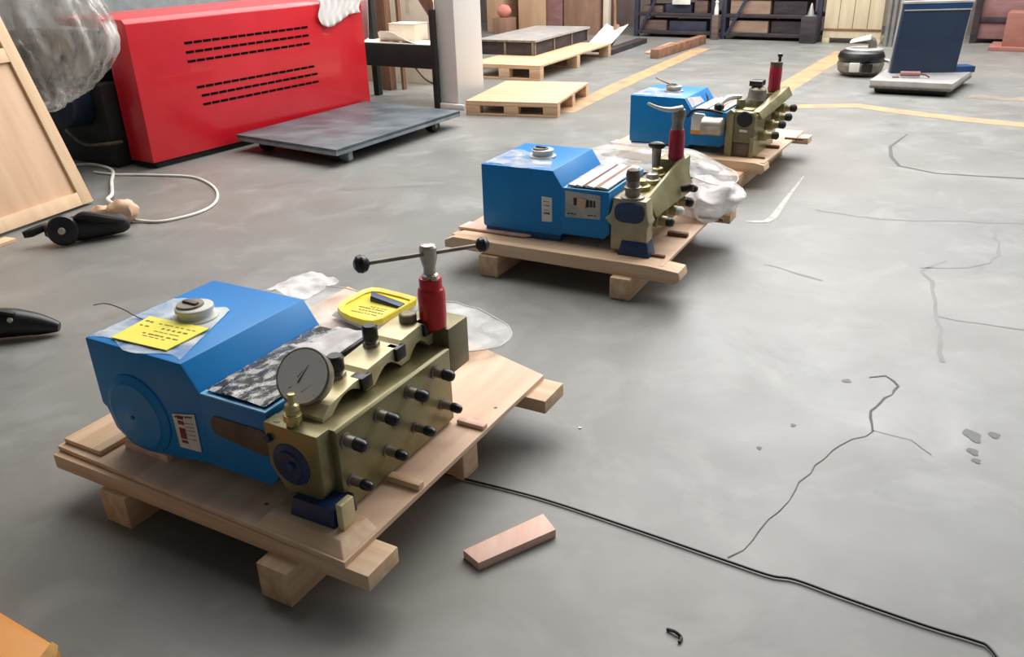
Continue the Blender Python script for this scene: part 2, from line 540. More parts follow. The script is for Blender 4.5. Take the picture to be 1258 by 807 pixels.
def make_skid(i, label):
    x, y, a = PUMPS[i]
    t = thing('pallet', label, 'pallet', (x, y, 0), -a, 'pallets under the blue pumps')
    DZ0, DZ = 0.150, 0.166
    bl_v = (1.42, 1.12, 1.05)[i]
    MB().prism([(-1.156, .034), (-.046, .010), (-.040, 1.060), (-1.165, bl_v)], 'z', DZ0, DZ).build('deck', 'wood_deck', t, .002)
    if i == 0:
        box('plank', 'wood_x', t, -1.15, .022, .010, .130, .104, .151)
        box('plank', 'wood_x', t, -1.15, .032, .925, 1.062, .104, .151)
        box('bearer', 'wood_y', t, -.935, -.828, -.008, 1.0, .0, .105)
        box('bearer', 'wood_y', t, -.300, -.198, -.036, 1.0, .0, .105)
        box('block', 'wood_x', t, -.19, -.092, .615, .700, .0, .105)
        box('loose_board', 'wood_y', t, -1.15, -.985, .055, .52, .166, .182)
        box('chock', 'wood_pink', t, -.96, -.775, .118, .185, .166, .190)
        MB().hexa([(-.345, .022, .166), (-.052, .014, .166), (-.052, .15, .166), (-.345, .15, .166)],
                  [(-.325, .055, .190), (-.085, .048, .190), (-.085, .15, .190), (-.325, .15, .190)]).build('chock', 'wood_x', t, .003)
        box('batten', 'wood_x', t, -.15, -.046, .325, .350, .166, .186)
        box('batten', 'wood_pink', t, -.14, -.045, .665, .690, .166, .180)
        for kx, ky in ((-.38, .10), (-.08, .80)):
            MB().cyl((kx, ky, .1655), (kx, ky, .1664), .006, .006, 12).build('knot', 'knot', t)
    else:
        ex = .0 if i == 1 else -.075
        MB().prism([(-1.17, .112), (-1.17, .150), (-1.12, .172), (-.10, .168), (.035 + ex, .156), (.045 + ex, .120), (.02 + ex, .096), (-.1, .100)],
                   'y', -.02, .10).build('plank', 'wood_x', t, .006)
        box('plank', 'wood_x', t, -1.12, .030, .90, 1.03, .104, .150)
        box('bearer', 'wood_y', t, -.965, -.860, -.040, 1.0, .0, .105, .008)
        box('bearer', 'wood_y', t, *((-.272, -.170, -.060) if i == 1 else (-.30, -.16, -.13)), 1.0, .0, .105, .012)
        MB().prism([(-1.16, .10), (-.80, .105), (-.76, .13), (-.80, .19), (-1.15, .20)], 'z', .172, .184).build('loose_board', 'wood_pink', t, .003)
        box('batten', 'wood_brown', t, -.20, -.07, .105, .125, .166, .178)
        box('batten', 'wood_brown', t, -.16, -.06, .42, .45, .166, .186)
        box('batten', 'wood_brown', t, -.10, .03, .74, .765, .166, .178)
    return t


def crank(p, var):
    """blue crank case with sloped shoulder and the lower housing beside it"""
    prof = [(-1.022, .515), (-.636, .515), (-.584, .437), (-.584, .213), (-.66, .205), (-.74, .190), (-.93, .188), (-.985, .225), (-1.005, .290), (-1.022, .300)]
    if var:
        prof = prof[:4] + [(-.60, .20), (-1.015, .20), (-1.022, .21)]
    c = MB().prism(prof, 'y', .124, .606).build('crankcase', 'blue_paint', p, .006)
    if var == 0:
        b = MB().lathe([(0, .125), (.004, .124), (.010, .112), (.012, .104), (.016, .100), (.017, .030), (.018, .026)], (-.858, .124, .306), (0, -1, 0), 44)
        b.build('bearing_cover', 'blue_paint', c)
        MB().lathe([(0, .007), (.005, .006)], (-.868, .1075, .300), (0, -1, 0), 8).build('bolt', 'blue_dark', c)
    else:
        MB().prism([(-1.01, .20), (-.60, .20), (-.60, .172), (-.70, .166), (-1.01, .166)], 'y', .13, .60).build('base', 'blue_dark', c, .003)
    hs = MB().prism([(-.590, .437), (-.351, .437), (-.345, .240), (-.375, .212), (-.590, .212)], 'y', .1235, .592).build('housing', 'blue_paint', p, .005)
    # rim round the open top
    rim = MB()
    for (x0, x1, y0, y1) in ((-.582, -.352, .124, .137), (-.582, -.352, .58, .592), (-.582, -.570, .137, .58), (-.362, -.352, .137, .58)):
        rim.box(x0, x1, y0, y1, .436, .4405)
    rim.build('rim', 'blue_rim', hs)

    def cov(a, bb):
        x, y = -.570 + .208 * a, .137 + .443 * bb
        return (x, y, .4480 + .006 * abs(nz3((x, y, 0), 16, 3 + var)) + .003 * nz3((x, y, 0), 40, var))
    if var == 0:
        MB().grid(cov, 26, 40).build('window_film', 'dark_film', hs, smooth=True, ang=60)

        def flap(a, bb):
            x, y = -.555 + .185 * a + .05 * bb, .43 + .17 * bb - .03 * a
            return (x, y, .447 + .022 * bb * a + .012 * abs(nz3((x, y, 0), 14, 2)))
        MB().grid(flap, 16, 14, .0015).build('film_flap', 'film_milky', hs, ang=180)
        MB().tube([(-.375, .405, .452), (-.355, .47, .462), (-.345, .55, .472), (-.33, .61, .478)], .01, 8, 5, [.002, .009, .008, .002]).build('film_edge', 'black', hs)
    else:
        MB().grid(cov, 12, 20).build('window_film', 'steel_dull', hs, smooth=True, ang=60)
        for k, (xa, w_, mt_) in enumerate(((-.566, .040, 'nameplate'), (-.524, .030, 'cloth'), (-.490, .018, 'maroon'), (-.468, .036, 'cloth'), (-.428, .022, 'cardboard_dark'), (-.402, .036, 'white_plastic'))):
            MB().hexa([(xa, .14, .446), (xa + w_, .14, .446), (xa + w_, .575, .446), (xa, .575, .446)],
                      [(xa, .14, .454 + .004 * (k % 2)), (xa + w_, .14, .452), (xa + w_, .575, .452), (xa, .575, .454 + .004 * (k % 2))]).build('packing_strip', mt_, hs, .001)
    # thin packing film left on the top of the crank case
    def ft(a, bb):
        x = -1.012 + .36 * a * (1 - .35 * bb)
        y = .130 + .30 * bb + .02 * math.sin(9 * a)
        return (x, y, .5165 + .004 * abs(nz3((x, y, 0), 22, var)))
    MB().grid(ft, 20, 18).build('packing_film', 'film_top', c)
    # filler cap
    cx, cy = (-.836, .362) if var == 0 else (-.80, .36)
    cap = MB().lathe([(0, .066), (.006, .067), (.009, .052), (.022, .050), (.025, .056), (.036, .055), (.039, .046)], (cx, cy, .5155), (0, 0, 1), 32)
    cap = cap.build('filler_cap', 'cap_grey' if var < 2 else 'steel', c, .001)
    MB().lathe([(0, .040), (.006, .038)], (cx - .008, cy - .006, .5545), (0, 0, 1), 24).build('cap_insert', 'steel_dull', cap)
    MB().box(cx - .034, cx + .020, cy - .012, cy + .004, .559, .567).build('cap_grip', 'black' if var else 'grime', cap, .002)
    return c, hs


def print_lines(parent, material, rows, surf, name='print'):
    b = MB()
    for (x0, x1, y, h) in rows:
        n = max(2, int((x1 - x0) / .09))
        xs = [x0 + (x1 - x0) * k / n for k in range(n)]
        for x in xs:
            w = (x1 - x0) / n * random.uniform(.45, .95)
            j = random.uniform(-.1, .1) * h
            b.poly([surf(x, y + j), surf(x + w, y + j), surf(x + w, y + h + j), surf(x, y + h + j)])
    o = b.build(name, material, parent, smooth=False)
    o['kind'] = 'stuff'
    return o


def quad_label(parent, name, material, q, off, rows=(), ink='ink', th=.0012):
    q = [Vector(v) for v in q]
    n = (q[1] - q[0]).cross(q[3] - q[0]).normalized()
    o = MB().hexa([v + n * off * .2 for v in q], [v + n * (off + th) for v in q]).build(name, material, parent, smooth=False)

    def surf(a, b):
        return (q[0].lerp(q[1], a)).lerp(q[3].lerp(q[2], a), b) + n * (off + th + .0006)
    if rows:
        print_lines(o, ink, rows, surf)
    return o, surf


def side_fastener(p, v, z, r=.0155, L=.032, capL=.036):
    s_ = MB().lathe([(0, r * 1.35), (.006, r * 1.35), (.007, r), (L, r), (L + .001, r * .8)], (-.151, v, z), (1, 0, 0), 16).build('sleeve', 'steel_dull', p)
    MB().lathe([(0, r * .95), (.004, r * 1.12), (capL * .7, r * 1.05), (capL * .92, r * .75), (capL, r * .3)],
               (-.151 + L, v, z), (1, 0, -.12), 14).build('cap', 'black', s_)


def pump_one():
    x, y, a = PUMPS[0]
    p = thing('plunger_pump', 'nearest blue plunger pump with round gauge and red cross-handled damper', 'pump', (x, y, .0), -a, 'blue pumps in a row')
    c, hs = crank(p, 0)
    Z = .5155
    quad_label(c, 'yellow_notice', 'yellow_paper', [(-.936, .147, Z + .004), (-.724, .157, Z + .004), (-.725, .311, Z + .004), (-.956, .297, Z + .004)], .002,
               [(.30, .95, .78, .025), (.45, .9, .62, .05), (.40, .85, .50, .02), (.30, .92, .36, .035), (.36, .80, .28, .02), (.08, .26, .60, .04), (.06, .22, .78, .05)], 'ink_yellow')
    quad_label(hs, 'white_label', 'white_paper', [(-.707, .1225, .240), (-.622, .1225, .246), (-.620, .1225, .366), (-.711, .1225, .346)], .0012,
               [(.1, .92, .90, .05), (.5, .92, .74, .02), (.5, .92, .64, .02), (.5, .9, .54, .02), (.5, .92, .42, .02), (.5, .9, .3, .02)])
    b = MB()
    for z0, z1 in ((.335, .347), (.318, .331), (.272, .308), (.258, .268)):
        b.poly([(-.694, .1200, z0), (-.668, .1200, z0 + .002), (-.668, .1200, z1 + .002), (-.694, .1200, z1)])
    b.build('print', 'ink_red', hs, smooth=False)['kind'] = 'stuff'
    # worn name plate, rounded ends
    n = 18
    out = [(-.535 + .026 * math.cos(t), .352 + .030 * math.sin(t)) for t in [math.pi / 2 + math.pi * k / n for k in range(n + 1)]]
    out += [(-.375 + .024 * math.cos(t), .344 + .040 * math.sin(t)) for t in [-math.pi / 2 + math.pi * k / n for k in range(n + 1)]]
    MB().prism(out, 'y', .120, .1245).build('name_plate', 'grime', hs, .0015)
    # wire left on the case
    MB().tube([(-1.24, .313, .50), (-1.145, .293, .53), (-1.06, .284, .532), (-.989, .276, .523), (-.945, .272, .520)], .0016, 6).build('tie_wire', 'black', c)

    # fluid end
    fe = MB().prism([(-.345, .168), (-.163, .168), (-.150, .185), (-.150, .417), (-.158, .424), (-.345, .424)], 'y', .152, .668).build('fluid_end', 'olive', p, .003)
    MB().prism([(-.343, .300), (-.300, .235), (-.185, .235), (-.170, .26), (-.170, .428), (-.343, .428)], 'y', .104, .153).build('end_block', 'olive', fe, .004)
    MB().box(-.318, -.303, .115, .123, .4265, .4290).build('slot', 'black', fe)
    box('tall_block', 'olive_dark', fe, -.296, -.150, .668, .775, .330, .480, .005)
    MB().lathe([(0, .062), (.010, .060), (.014, .044), (.020, .040)], (-.268, .112, .322), (0, -1, .0), 28).build('end_cover', 'navy', fe, .002)
    MB().lathe([(0, .012), (.010, .011)], (-.255, .094, .330), (0, -1, 0), 6).build('bolt', 'blue_dark', fe)
    MB().lathe([(0, .012), (.010, .011)], (-.330, .104, .385), (0, -1, 0), 6).build('bolt', 'navy', fe)
    MB().hexa([(-.268, .072, .190), (-.124, .074, .190), (-.124, .165, .190), (-.268, .165, .190)],
              [(-.262, .082, .240), (-.130, .084, .240), (-.130, .165, .240), (-.262, .165, .240)]).build('foot', 'navy', p, .004)
    box('end_post', 'pale_gold', p, -.118, -.098, .080, .128, .190, .266, .004)
    for k in range(4):
        side_fastener(fe, (.181, .317, .453, .584)[k], .383)
        side_fastener(fe, (.184, .335, .468, .609)[k], .262, .013, .036, .034)
    for k in range(3):
        MB().lathe([(0, .021), (.004, .021), (.0045, .012)], (-.150, .25 + .14 * k, .325), (1, 0, 0), 18).build('plug', 'olive_dark', fe)
    # valve yoke: three arched saddles rising towards the tall block
    pr = []
    v0, v1 = .170, .668
    top = [(v0, .436), (.20, .458), (.30, .474), (.345, .474), (.36, .484), (.46, .492), (.50, .492), (.515, .502), (.60, .508), (.645, .508), (v1, .480)]
    bot = []
    for j, (a0, a1) in enumerate(((.205, .345), (.385, .505), (.545, .645))):
        for k in range(9):
            t = math.pi * k / 8
            bot.append((a0 + (a1 - a0) * k / 8, .426 + .036 * math.sin(t)))
    pr = [(v0, .424)] + bot + [(v1, .426)] + top[::-1]
    yk = MB().prism(pr, 'x', -.305, -.205).build('valve_yoke', 'pale_gold', fe, .002)
    for (bx, by, z0, h, r) in ((-.268, .310, .472, .062, .023), (-.275, .470, .490, .062, .022)):
        g = MB().lathe([(0, r * 1.1), (.012, r * 1.1), (.014, r * .8), (.022, r * .8)], (bx, by, z0), (0, 0, 1), 6).build('nut', 'steel_dull', yk, .001)
        MB().lathe([(0, r * .9), (.004, r), (h * .62, r), (h * .7, r * .8)], (bx, by, z0 + .02), (0, 0, 1), 16).build('cap', 'black', g)
    for (by, z0) in ((.345, .430), (.500, .446), (.640, .462)):
        MB().box(-.236, -.194, by - .024, by + .020, z0 + .006, z0 + .046).build('lock_block', 'black', yk, .005)
    MB().lathe([(0, .026), (.03, .026), (.034, .018)], (-.255, .620, .500), (0, 0, 1), 20).build('seat_ring', 'olive_dark', yk, .002)
    # gauge on a brass fitting
    ft = MB().lathe([(0, .017), (.012, .017), (.013, .023), (.030, .023), (.031, .016), (.040, .016), (.042, .020), (.056, .018), (.060, .010), (.085, .010)],
                    (-.262, .126, .428), (0, .10, 1), 12).build('fitting', 'brass', fe, .001)
    gx = Vector((-.285, .205, .520))
    rot = Matrix.Rotation(a, 3, 'Z')
    nrm = (rot @ Vector((-.42, -1.25, .95))).normalized()
    ga = MB().lathe([(-.036, .060), (-.030, .072), (-.004, .075), (.002, .075), (.003, .070)], gx, nrm, 40).build('gauge', 'steel_dull', fe, .0015)
    fc = MB().lathe([(0, .0695), (.0022, .0690)], gx + nrm * .0015, nrm, 40).build('dial', 'gauge_face', ga)
    e1 = Vector((0, 0, 1)).cross(nrm).normalized()
    e2 = nrm.cross(e1)
    b = MB()

    def stripe(p0, p1, w, lift=.0045):
        p0, p1 = Vector(p0), Vector(p1)
        t = (p1 - p0).normalized()
        q = Vector((-t.y, t.x)) * w
        f = lambda v: gx + e1 * v[0] + e2 * v[1] + nrm * lift
        b.poly([f(p0 - q), f(p1 - q * .3), f(p1 + q * .3), f(p0 + q)])
    stripe((-.008, -.018), (.012, .030), .0022)
    stripe((.006, -.040), (.032, -.018), .0007)
    stripe((-.012, -.004), (.002, .016), .0012)
    stripe((-.030, -.034), (-.024, -.028), .0012)
    for k in range(0, 28, 9):
        t = math.radians(-45 + 270 * k / 27)
        stripe((.058 * math.cos(t), .058 * math.sin(t)), ((.064 if k % 4 else .0665) * math.cos(t), (.064 if k % 4 else .0665) * math.sin(t)), .0005)
    b.build('dial_print', 'ink', fc, smooth=False)['kind'] = 'stuff'
    # red damper with its cross handle
    jx, jy = -.200, .668
    dm = MB().lathe([(0, .034), (.006, .0385), (.030, .040), (.108, .040), (.120, .038), (.126, .033), (.150, .033), (.156, .030)], (jx, jy, .480), (0, 0, 1), 32).build('damper', 'red_gloss', p, .001)
    hd = MB().lathe([(0, .024), (.010, .024), (.014, .018), (.030, .017), (.062, .025), (.092, .025), (.099, .020), (.101, .010)], (jx, jy, .634), (0, 0, 1), 24).build('spindle', 'steel', dm)
    MB().lathe([(0, .010), (.012, .009)], (jx + .024, jy - .014, .636), (0, 0, 1), 12).build('vent_screw', 'steel', dm)
    A, B = Vector((-.291, .518, .716)), Vector((-.108, .782, .706))
    MB().cyl(A, B, .0062, None, 14).build('handle_bar', 'steel_dull', hd)
    d = (B - A).normalized()
    MB().lathe([(-.012, .008), (-.002, .022), (.010, .026), (.022, .023), (.030, .012)], A - d * .012, -d, 20).build('knob', 'black', hd)
    MB().lathe([(-.012, .008), (-.002, .020), (.010, .023), (.022, .018), (.032, .004)], B + d * .008, d, 20).build('knob', 'black', hd)
    return p


def pump_two():
    x, y, a = PUMPS[1]
    p = thing('plunger_pump', 'middle blue plunger pump with silver name plate and tan tag on its side', 'pump', (x, y, 0), -a, 'blue pumps in a row')
    c, hs = crank(p, 1)
    quad_label(c, 'white_label', 'white_paper', [(-.694, .1232, .262), (-.640, .1232, .266), (-.640, .1232, .384), (-.694, .1232, .386)], .0012,
               [(.2, .8, .80, .04), (.2, .8, .64, .04), (.25, .8, .46, .03), (.2, .8, .30, .08)])
    npl, sf = quad_label(hs, 'name_plate', 'nameplate', [(-.570, .1228, .300), (-.392, .1228, .306), (-.392, .1228, .420), (-.570, .1228, .428)], .001,
                         [(.06, .35, .12, .05), (.64, .92, .12, .05)], 'ink')
    b = MB()
    for (a0, a1, b0, b1) in ((.24, .34, .48, .78), (.36, .44, .44, .78), (.60, .68, .46, .76), (.70, .78, .48, .76), (.80, .86, .48, .76)):
        b.poly([sf(a0, b0), sf(a1, b0), sf(a1, b1), sf(a0, b1)])
    b.build('print', 'ink', npl, smooth=False)['kind'] = 'stuff'
    quad_label(npl, 'tan_tag', 'tan_cord', [sf(.33, .42) + Vector((0, -.001, 0)), sf(.58, .40) + Vector((0, -.004, 0)), sf(.62, .78) + Vector((0, -.004, 0)), sf(.36, .84) + Vector((0, -.001, 0))], .001)
    # fluid end: column at the near end, body, sloped guard
    fe = MB().prism([(-.345, .200), (-.190, .200), (-.180, .215), (-.180, .40), (-.190, .41), (-.345, .41)], 'y', .150, .668).build('fluid_end', 'olive', p, .004)
    MB().prism([(-.325, .185), (-.150, .185), (-.150, .300), (-.140, .325), (-.150, .345), (-.160, .425), (-.310, .430), (-.330, .350), (-.355, .330), (-.325, .300)],
               'y', .085, .165).build('end_block', 'cast_grey', fe, .005)
    MB().prism([(-.235 + .070 * math.copysign(abs(math.cos(t)) ** .6, math.cos(t)), .368 + .046 * math.copysign(abs(math.sin(t)) ** .7, math.sin(t))) for t in [2 * math.pi * k / 32 for k in range(32)]], 'y', .074, .0855).build('end_cover', 'navy', fe, .002)
    MB().hexa([(-.285, .065, .166), (-.130, .067, .166), (-.130, .16, .166), (-.285, .16, .166)],
              [(-.270, .080, .235), (-.148, .080, .235), (-.148, .16, .235), (-.270, .16, .235)]).build('foot', 'navy', p, .006)
    MB().lathe([(0, .055), (.006, .055), (.010, .034), (.034, .034), (.036, .040), (.050, .040), (.052, .030), (.080, .030)], (-.240, .130, .428), (0, 0, 1), 20).build('valve', 'steel_dull', fe, .001)
    MB().lathe([(0, .031), (.030, .033), (.048, .028), (.056, .012)], (-.240, .130, .506), (0, 0, 1), 18).build('valve_cap', 'grime', fe)
    # sloped olive guard running back along the top
    MB().hexa([(-.150, .17, .335), (-.135, .17, .335), (-.105, .66, .345), (-.120, .66, .345)],
              [(-.200, .19, .415), (-.185, .19, .415), (-.165, .66, .505), (-.180, .66, .505)]).build('guard', 'olive', fe, .003)
    box('tall_block', 'olive_dark', fe, -.296, -.165, .64, .775, .330, .486, .010)
    for k, (v, z) in enumerate(((.25, .30), (.40, .31), (.56, .31))):
        g = MB().lathe([(0, .036), (.03, .036), (.036, .026), (.070, .024)], (-.181, v, z), (1, 0, -.10), 18).build('valve_cover', 'olive', fe, .002)
        MB().lathe([(0, .022), (.022, .024), (.034, .016), (.038, .006)], (-.113, v, z - .006), (1, 0, -.10), 14).build('cap', 'black' if k != 1 else 'white_plastic', g)
    MB().lathe([(0, .018), (.05, .020), (.060, .012)], (-.12, .50, .385), (1, -.2, .3), 14).build('cap', 'black', fe)
    MB().lathe([(0, .016), (.05, .018), (.060, .010)], (-.13, .60, .36), (1, -.2, .1), 14).build('cap', 'black', fe)
    for (bx, by, z0, mt) in ((-.27, .33, .41, 'brass'), (-.26, .46, .41, 'steel'), (-.27, .57, .41, 'brass')):
        MB().lathe([(0, .045), (.02, .045), (.024, .030), (.045, .028), (.050, .018)], (bx, by, z0), (0, 0, 1), 20).build('valve_seat', mt, fe, .001)
    MB().ball((-.29, .60, .56), .03, (1.5, 1.0, .65), 14).build('hose_end', 'black', fe)
    MB().cyl((-.29, .60, .44), (-.29, .60, .55), .020, .024).build('hose_stub', 'steel_dull', fe)
    jx, jy = -.205, .645
    dm = MB().lathe([(0, .036), (.02, .040), (.03, .038), (.125, .038), (.135, .036), (.150, .032)], (jx, jy, .486), (0, 0, 1), 28).build('damper', 'red_dark', p, .001)
    hd = MB().lathe([(0, .030), (.030, .026), (.050, .030), (.085, .034), (.098, .030), (.110, .012)], (jx, jy, .634), (.04, .04, 1), 18).build('spindle', 'steel_dull', dm)
    MB().tube([(jx + .02, jy, .735), (jx - .03, jy - .04, .735), (jx - .075, jy - .085, .750), (jx - .115, jy - .12, .775)], .014, 10, 5, [.018, .012, .009, .006]).build('handle_bar', 'pale_metal', hd)
    return p


def pump_three():
    x, y, a = PUMPS[2]
    p = thing('plunger_pump', 'farthest blue plunger pump with silver cylinder and orange-edged tag', 'pump', (x, y, 0), -a, 'blue pumps in a row')
    c, hs = crank(p, 2)
    # plates hanging on the housing
    MB().prism([(-.572, .310), (-.470, .300), (-.470, .395), (-.490, .425), (-.555, .428), (-.572, .40)], 'y', .095, .121).build('side_tag', 'white_paper', hs, .003)
    box('tag_edge', 'orange_paint', hs, -.571, -.471, .094, .1215, .292, .318, .002)
    MB().lathe([(0, .050), (.006, .060), (.128, .060), (.136, .054), (.146, .03)], (-.488, .078, .355), (1, 0, 0), 28).build('silver_cylinder', 'steel', hs, .001)
    MB().tube([(-.60, .10, .40), (-.55, .085, .45), (-.46, .09, .455), (-.40, .12, .44), (-.36, .14, .43)], .010, 8).build('pipe', 'black', hs)
    MB().ball((-.41, .16, .465), .034, (1, 1, .9), 16).build('knob', 'black', hs)
    MB().tube([(-.648, .52, .508), (-.60, .50, .47), (-.565, .44, .43), (-.55, .36, .45)], .007, 8).build('strap', 'navy', c)
    MB().tube([(-.93, .36, .60), (-.88, .34, .585), (-.82, .35, .562)], .006, 8).build('lever', 'steel_dull', c)
    quad_label(c, 'shoulder_film', 'film_milky', [(-.634, .15, .514), (-.592, .15, .451), (-.592, .40, .451), (-.616, .38, .486)], .002)
    fe = MB().prism([(-.345, .195), (-.165, .195), (-.150, .22), (-.150, .43), (-.165, .44), (-.345, .43)], 'y', .150, .668).build('fluid_end', 'olive', p, .005)
    MB().prism([(-.290, .260), (-.150, .260), (-.150, .425), (-.165, .455), (-.275, .458), (-.290, .44)], 'y', .095, .155).build('end_block', 'olive_dark', fe, .004)
    MB().prism([(-.335, .166), (-.286, .166), (-.286, .455), (-.310, .470), (-.335, .440)], 'y', .085, .155).build('end_post', 'olive', fe, .004)
    MB().prism([(-.172, .166), (-.146, .166), (-.146, .300), (-.172, .300)], 'y', .085, .60).build('side_plate', 'olive', fe, .003)
    MB().lathe([(0, .052), (.008, .05), (.012, .036)], (-.218, .095, .412), (0, -1, 0), 24).build('end_cover', 'rubber', fe, .002)
    MB().box(-.245, -.195, .092, .096, .330, .346).build('cast_mark', 'white_plastic', fe, .001)
    MB().box(-.29, -.17, .10, .30, .170, .258).build('foot', 'grime', p, .004)
    box('tall_block', 'olive', fe, -.300, -.150, .60, .775, .34, .50, .012)
    MB().hexa([(-.160, .17, .40), (-.120, .17, .40), (-.075, .74, .47), (-.12, .74, .47)],
              [(-.190, .17, .45), (-.150, .17, .45), (-.105, .74, .53), (-.16, .74, .53)]).build('guard', 'olive', fe, .006)
    for k, (v, z) in enumerate(((.22, .29), (.38, .33), (.54, .35), (.66, .39))):
        g = MB().lathe([(0, .034), (.05, .034), (.058, .024), (.090, .022)], (-.151, v, z), (1, 0, .08), 18).build('valve_cover', 'olive', fe, .002)
        MB().lathe([(0, .024), (.028, .027), (.040, .018), (.044, .006)], (-.063, v, z + .007), (1, 0, .08), 14).build('cap', 'rubber', g)
    vb = MB().lathe([(0, .070), (.045, .070), (.060, .062), (.110, .058), (.130, .040)], (-.255, .47, .43), (.06, .04, 1), 26).build('valve', 'steel_dull', fe, .002)
    MB().box(-.300, -.215, .43, .53, .565, .600).build('valve_cap', 'black', vb, .006)
    MB().lathe([(0, .03), (.06, .03)], (-.325, .36, .43), (0, 0, 1), 16).build('stud', 'olive_dark', fe, .002)
    MB().tube([(-.44, .16, .44), (-.40, .28, .50), (-.34, .40, .50)], .02, 8, 5, [.008, .022, .012]).build('cover_flap', 'pale_metal', fe)
    MB().lathe([(0, .040), (.025, .042), (.028, .024)], (-.24, .27, .425), (0, 0, 1), 20).build('valve_seat', 'brass', fe, .001)
    jx, jy = -.19, .66
    dm = MB().lathe([(0, .038), (.02, .043), (.05, .040), (.09, .042), (.160, .041), (.168, .038)], (jx, jy, .500), (.01, .02, 1), 28).build('damper', 'red_dark', p, .001)
    tp = MB().lathe([(0, .040), (.030, .041), (.034, .034)], (jx + .002, jy + .003, .667), (.01, .02, 1), 24).build('spindle', 'grime', dm, .001)
    MB().lathe([(0, .010), (.030, .010), (.031, .016), (.050, .017), (.053, .010)], (jx + .020, jy + .006, .700), (0, 0, 1), 12).build('vent_screw', 'black', tp)
    return p


make_skid(0, 'pale pine pallet with loose battens under the nearest pump')
make_skid(1, 'pale pine pallet with rounded front plank under the middle pump')
make_skid(2, 'pale pine pallet under the farthest pump')
pump_one()
pump_two()
pump_three()


def local_place(o, i):
    x, y, a = PUMPS[i]
    return place(o, (x, y, 0), -a)


# clear sheet behind the first pump
def sheet(name, material, i, outline, zf, n=40, m=10, seed=0, label='', cat='plastic sheet', lip=0.0):
    """radially gridded sheet inside an outline (local pump coordinates)"""
    b = MB()
    cx = sum(p[0] for p in outline) / len(outline)
    cy = sum(p[1] for p in outline) / len(outline)
    N = len(outline)

    def edge(t):
        t = (t % 1.0) * N
        k = int(t)
        f = t - k
        p = [Vector((*outline[(k + j) % N], 0)) for j in (-1, 0, 1, 2)]
        return 0.5 * ((2 * p[1]) + (p[2] - p[0]) * f + (2 * p[0] - 5 * p[1] + 4 * p[2] - p[3]) * f * f + (3 * p[1] - p[0] - 3 * p[2] + p[3]) * f ** 3)
    c0 = b.bm.verts.new((cx, cy, zf(cx, cy)))
    rings = []
    for j in range(1, m + 1):
        ring = []
        for k in range(n):
            e = edge(k / n)
            s_ = j / m
            x, y = cx + (e.x - cx) * s_, cy + (e.y - cy) * s_
            z = zf(x, y) + (lip if j == m else 0)
            ring.append(b.bm.verts.new((x, y, z)))
        rings.append(ring)
    for k in range(n):
        b.bm.faces.new((c0, rings[0][k], rings[0][(k + 1) % n]))
        for r0, r1 in zip(rings, rings[1:]):
            b.bm.faces.new((r0[k], r1[k], r1[(k + 1) % n], r0[(k + 1) % n]))
    rim_pts = [rings[-1][k % n].co.copy() for k in range(0, n + 1)]
    o = b.build(name, material, None, ang=180)
    MB().tube(rim_pts, .003, 6, 1).build('rolled_edge', 'film_milky', o)
    local_place(o, i)
    return tag(o, label, cat)


sheet('plastic_sheet', 'film_clear', 0, [(-1.36, 1.18), (-1.27, 1.31), (-1.10, 1.34), (-.83, 1.38), (-.63, 1.40), (-.36, 1.34), (-.255, 1.22), (-.29, 1.09), (-.40, .98), (-.42, .80), (-.7, .70), (-1.05, .72), (-1.20, .95)],
      lambda x, y: (.176 if -1.02 < x < -.70 and 1.02 < y < 1.38 else .178 + .020 * abs(nz3((x, y, 0), 7, 1)) + .045 * max(0, nz3((x, y, 0), 3, 4))), 72, 14, 1,
      'clear plastic sheet spread behind the nearest pump', lip=.008)
b = MB()
b.grid(lambda a, c: (-1.42 + .22 * a, 1.10 + .26 * c + .05 * a, .185 + .05 * math.sin(3.1 * a) * (1 - .3 * c) + .012 * nz3((a, c, 0), 6)), 18, 18)
wc = b.build('plastic_wrap', 'film_milky', None, ang=180)
tag(local_place(wc, 0), 'milky crumpled plastic wrap at the far left corner of the nearest pallet', 'plastic wrap')

# yellow tray-like pouch
pz = .215
ol = []
for (cx, cy, r, a0, a1) in ((-.80, 1.10, .05, 180, 300), (-.70, 1.15, .03, 300, 360), (-.70, 1.27, .03, 0, 80), (-.93, 1.30, .045, 95, 180)):
    for k in range(7):
        t = math.radians(a0 + (a1 - a0) * k / 6)
        ol.append((cx + r * math.cos(t), cy + r * math.sin(t)))
ol = [(-.985, 1.16), (-.965, 1.115), (-.92, 1.085), (-.86, 1.065), (-.79, 1.058), (-.755, 1.066), (-.735, 1.10), (-.728, 1.20), (-.722, 1.30), (-.735, 1.325), (-.80, 1.335), (-.93, 1.345), (-.965, 1.335), (-.982, 1.30)]
yp = thing('yellow_pouch', 'yellow plastic pouch with black bar lying behind the red damper', 'pouch', (PUMPS[0][0], PUMPS[0][1], 0), -PUMPS[0][2])
MB().prism(ol, 'z', pz - .012, pz).build('body', 'yellow_plastic', yp, .003)
cxm, cym = -.855, 1.205
rim = MB()
N = len(ol)
inn = [(cxm + (x - cxm) * .84, cym + (y - cym) * .84) for x, y in ol]
for k in range(N):
    j = (k + 1) % N
    rim.hexa([(ol[k][0], ol[k][1], pz - .002), (ol[j][0], ol[j][1], pz - .002), (inn[j][0], inn[j][1], pz - .002), (inn[k][0], inn[k][1], pz - .002)],
             [(ol[k][0], ol[k][1], pz + .012), (ol[j][0], ol[j][1], pz + .012), (inn[j][0], inn[j][1], pz + .006), (inn[k][0], inn[k][1], pz + .006)])
bmesh.ops.remove_doubles(rim.bm, verts=rim.bm.verts, dist=.0004)
rim.build('rim', 'yellow_plastic', yp)
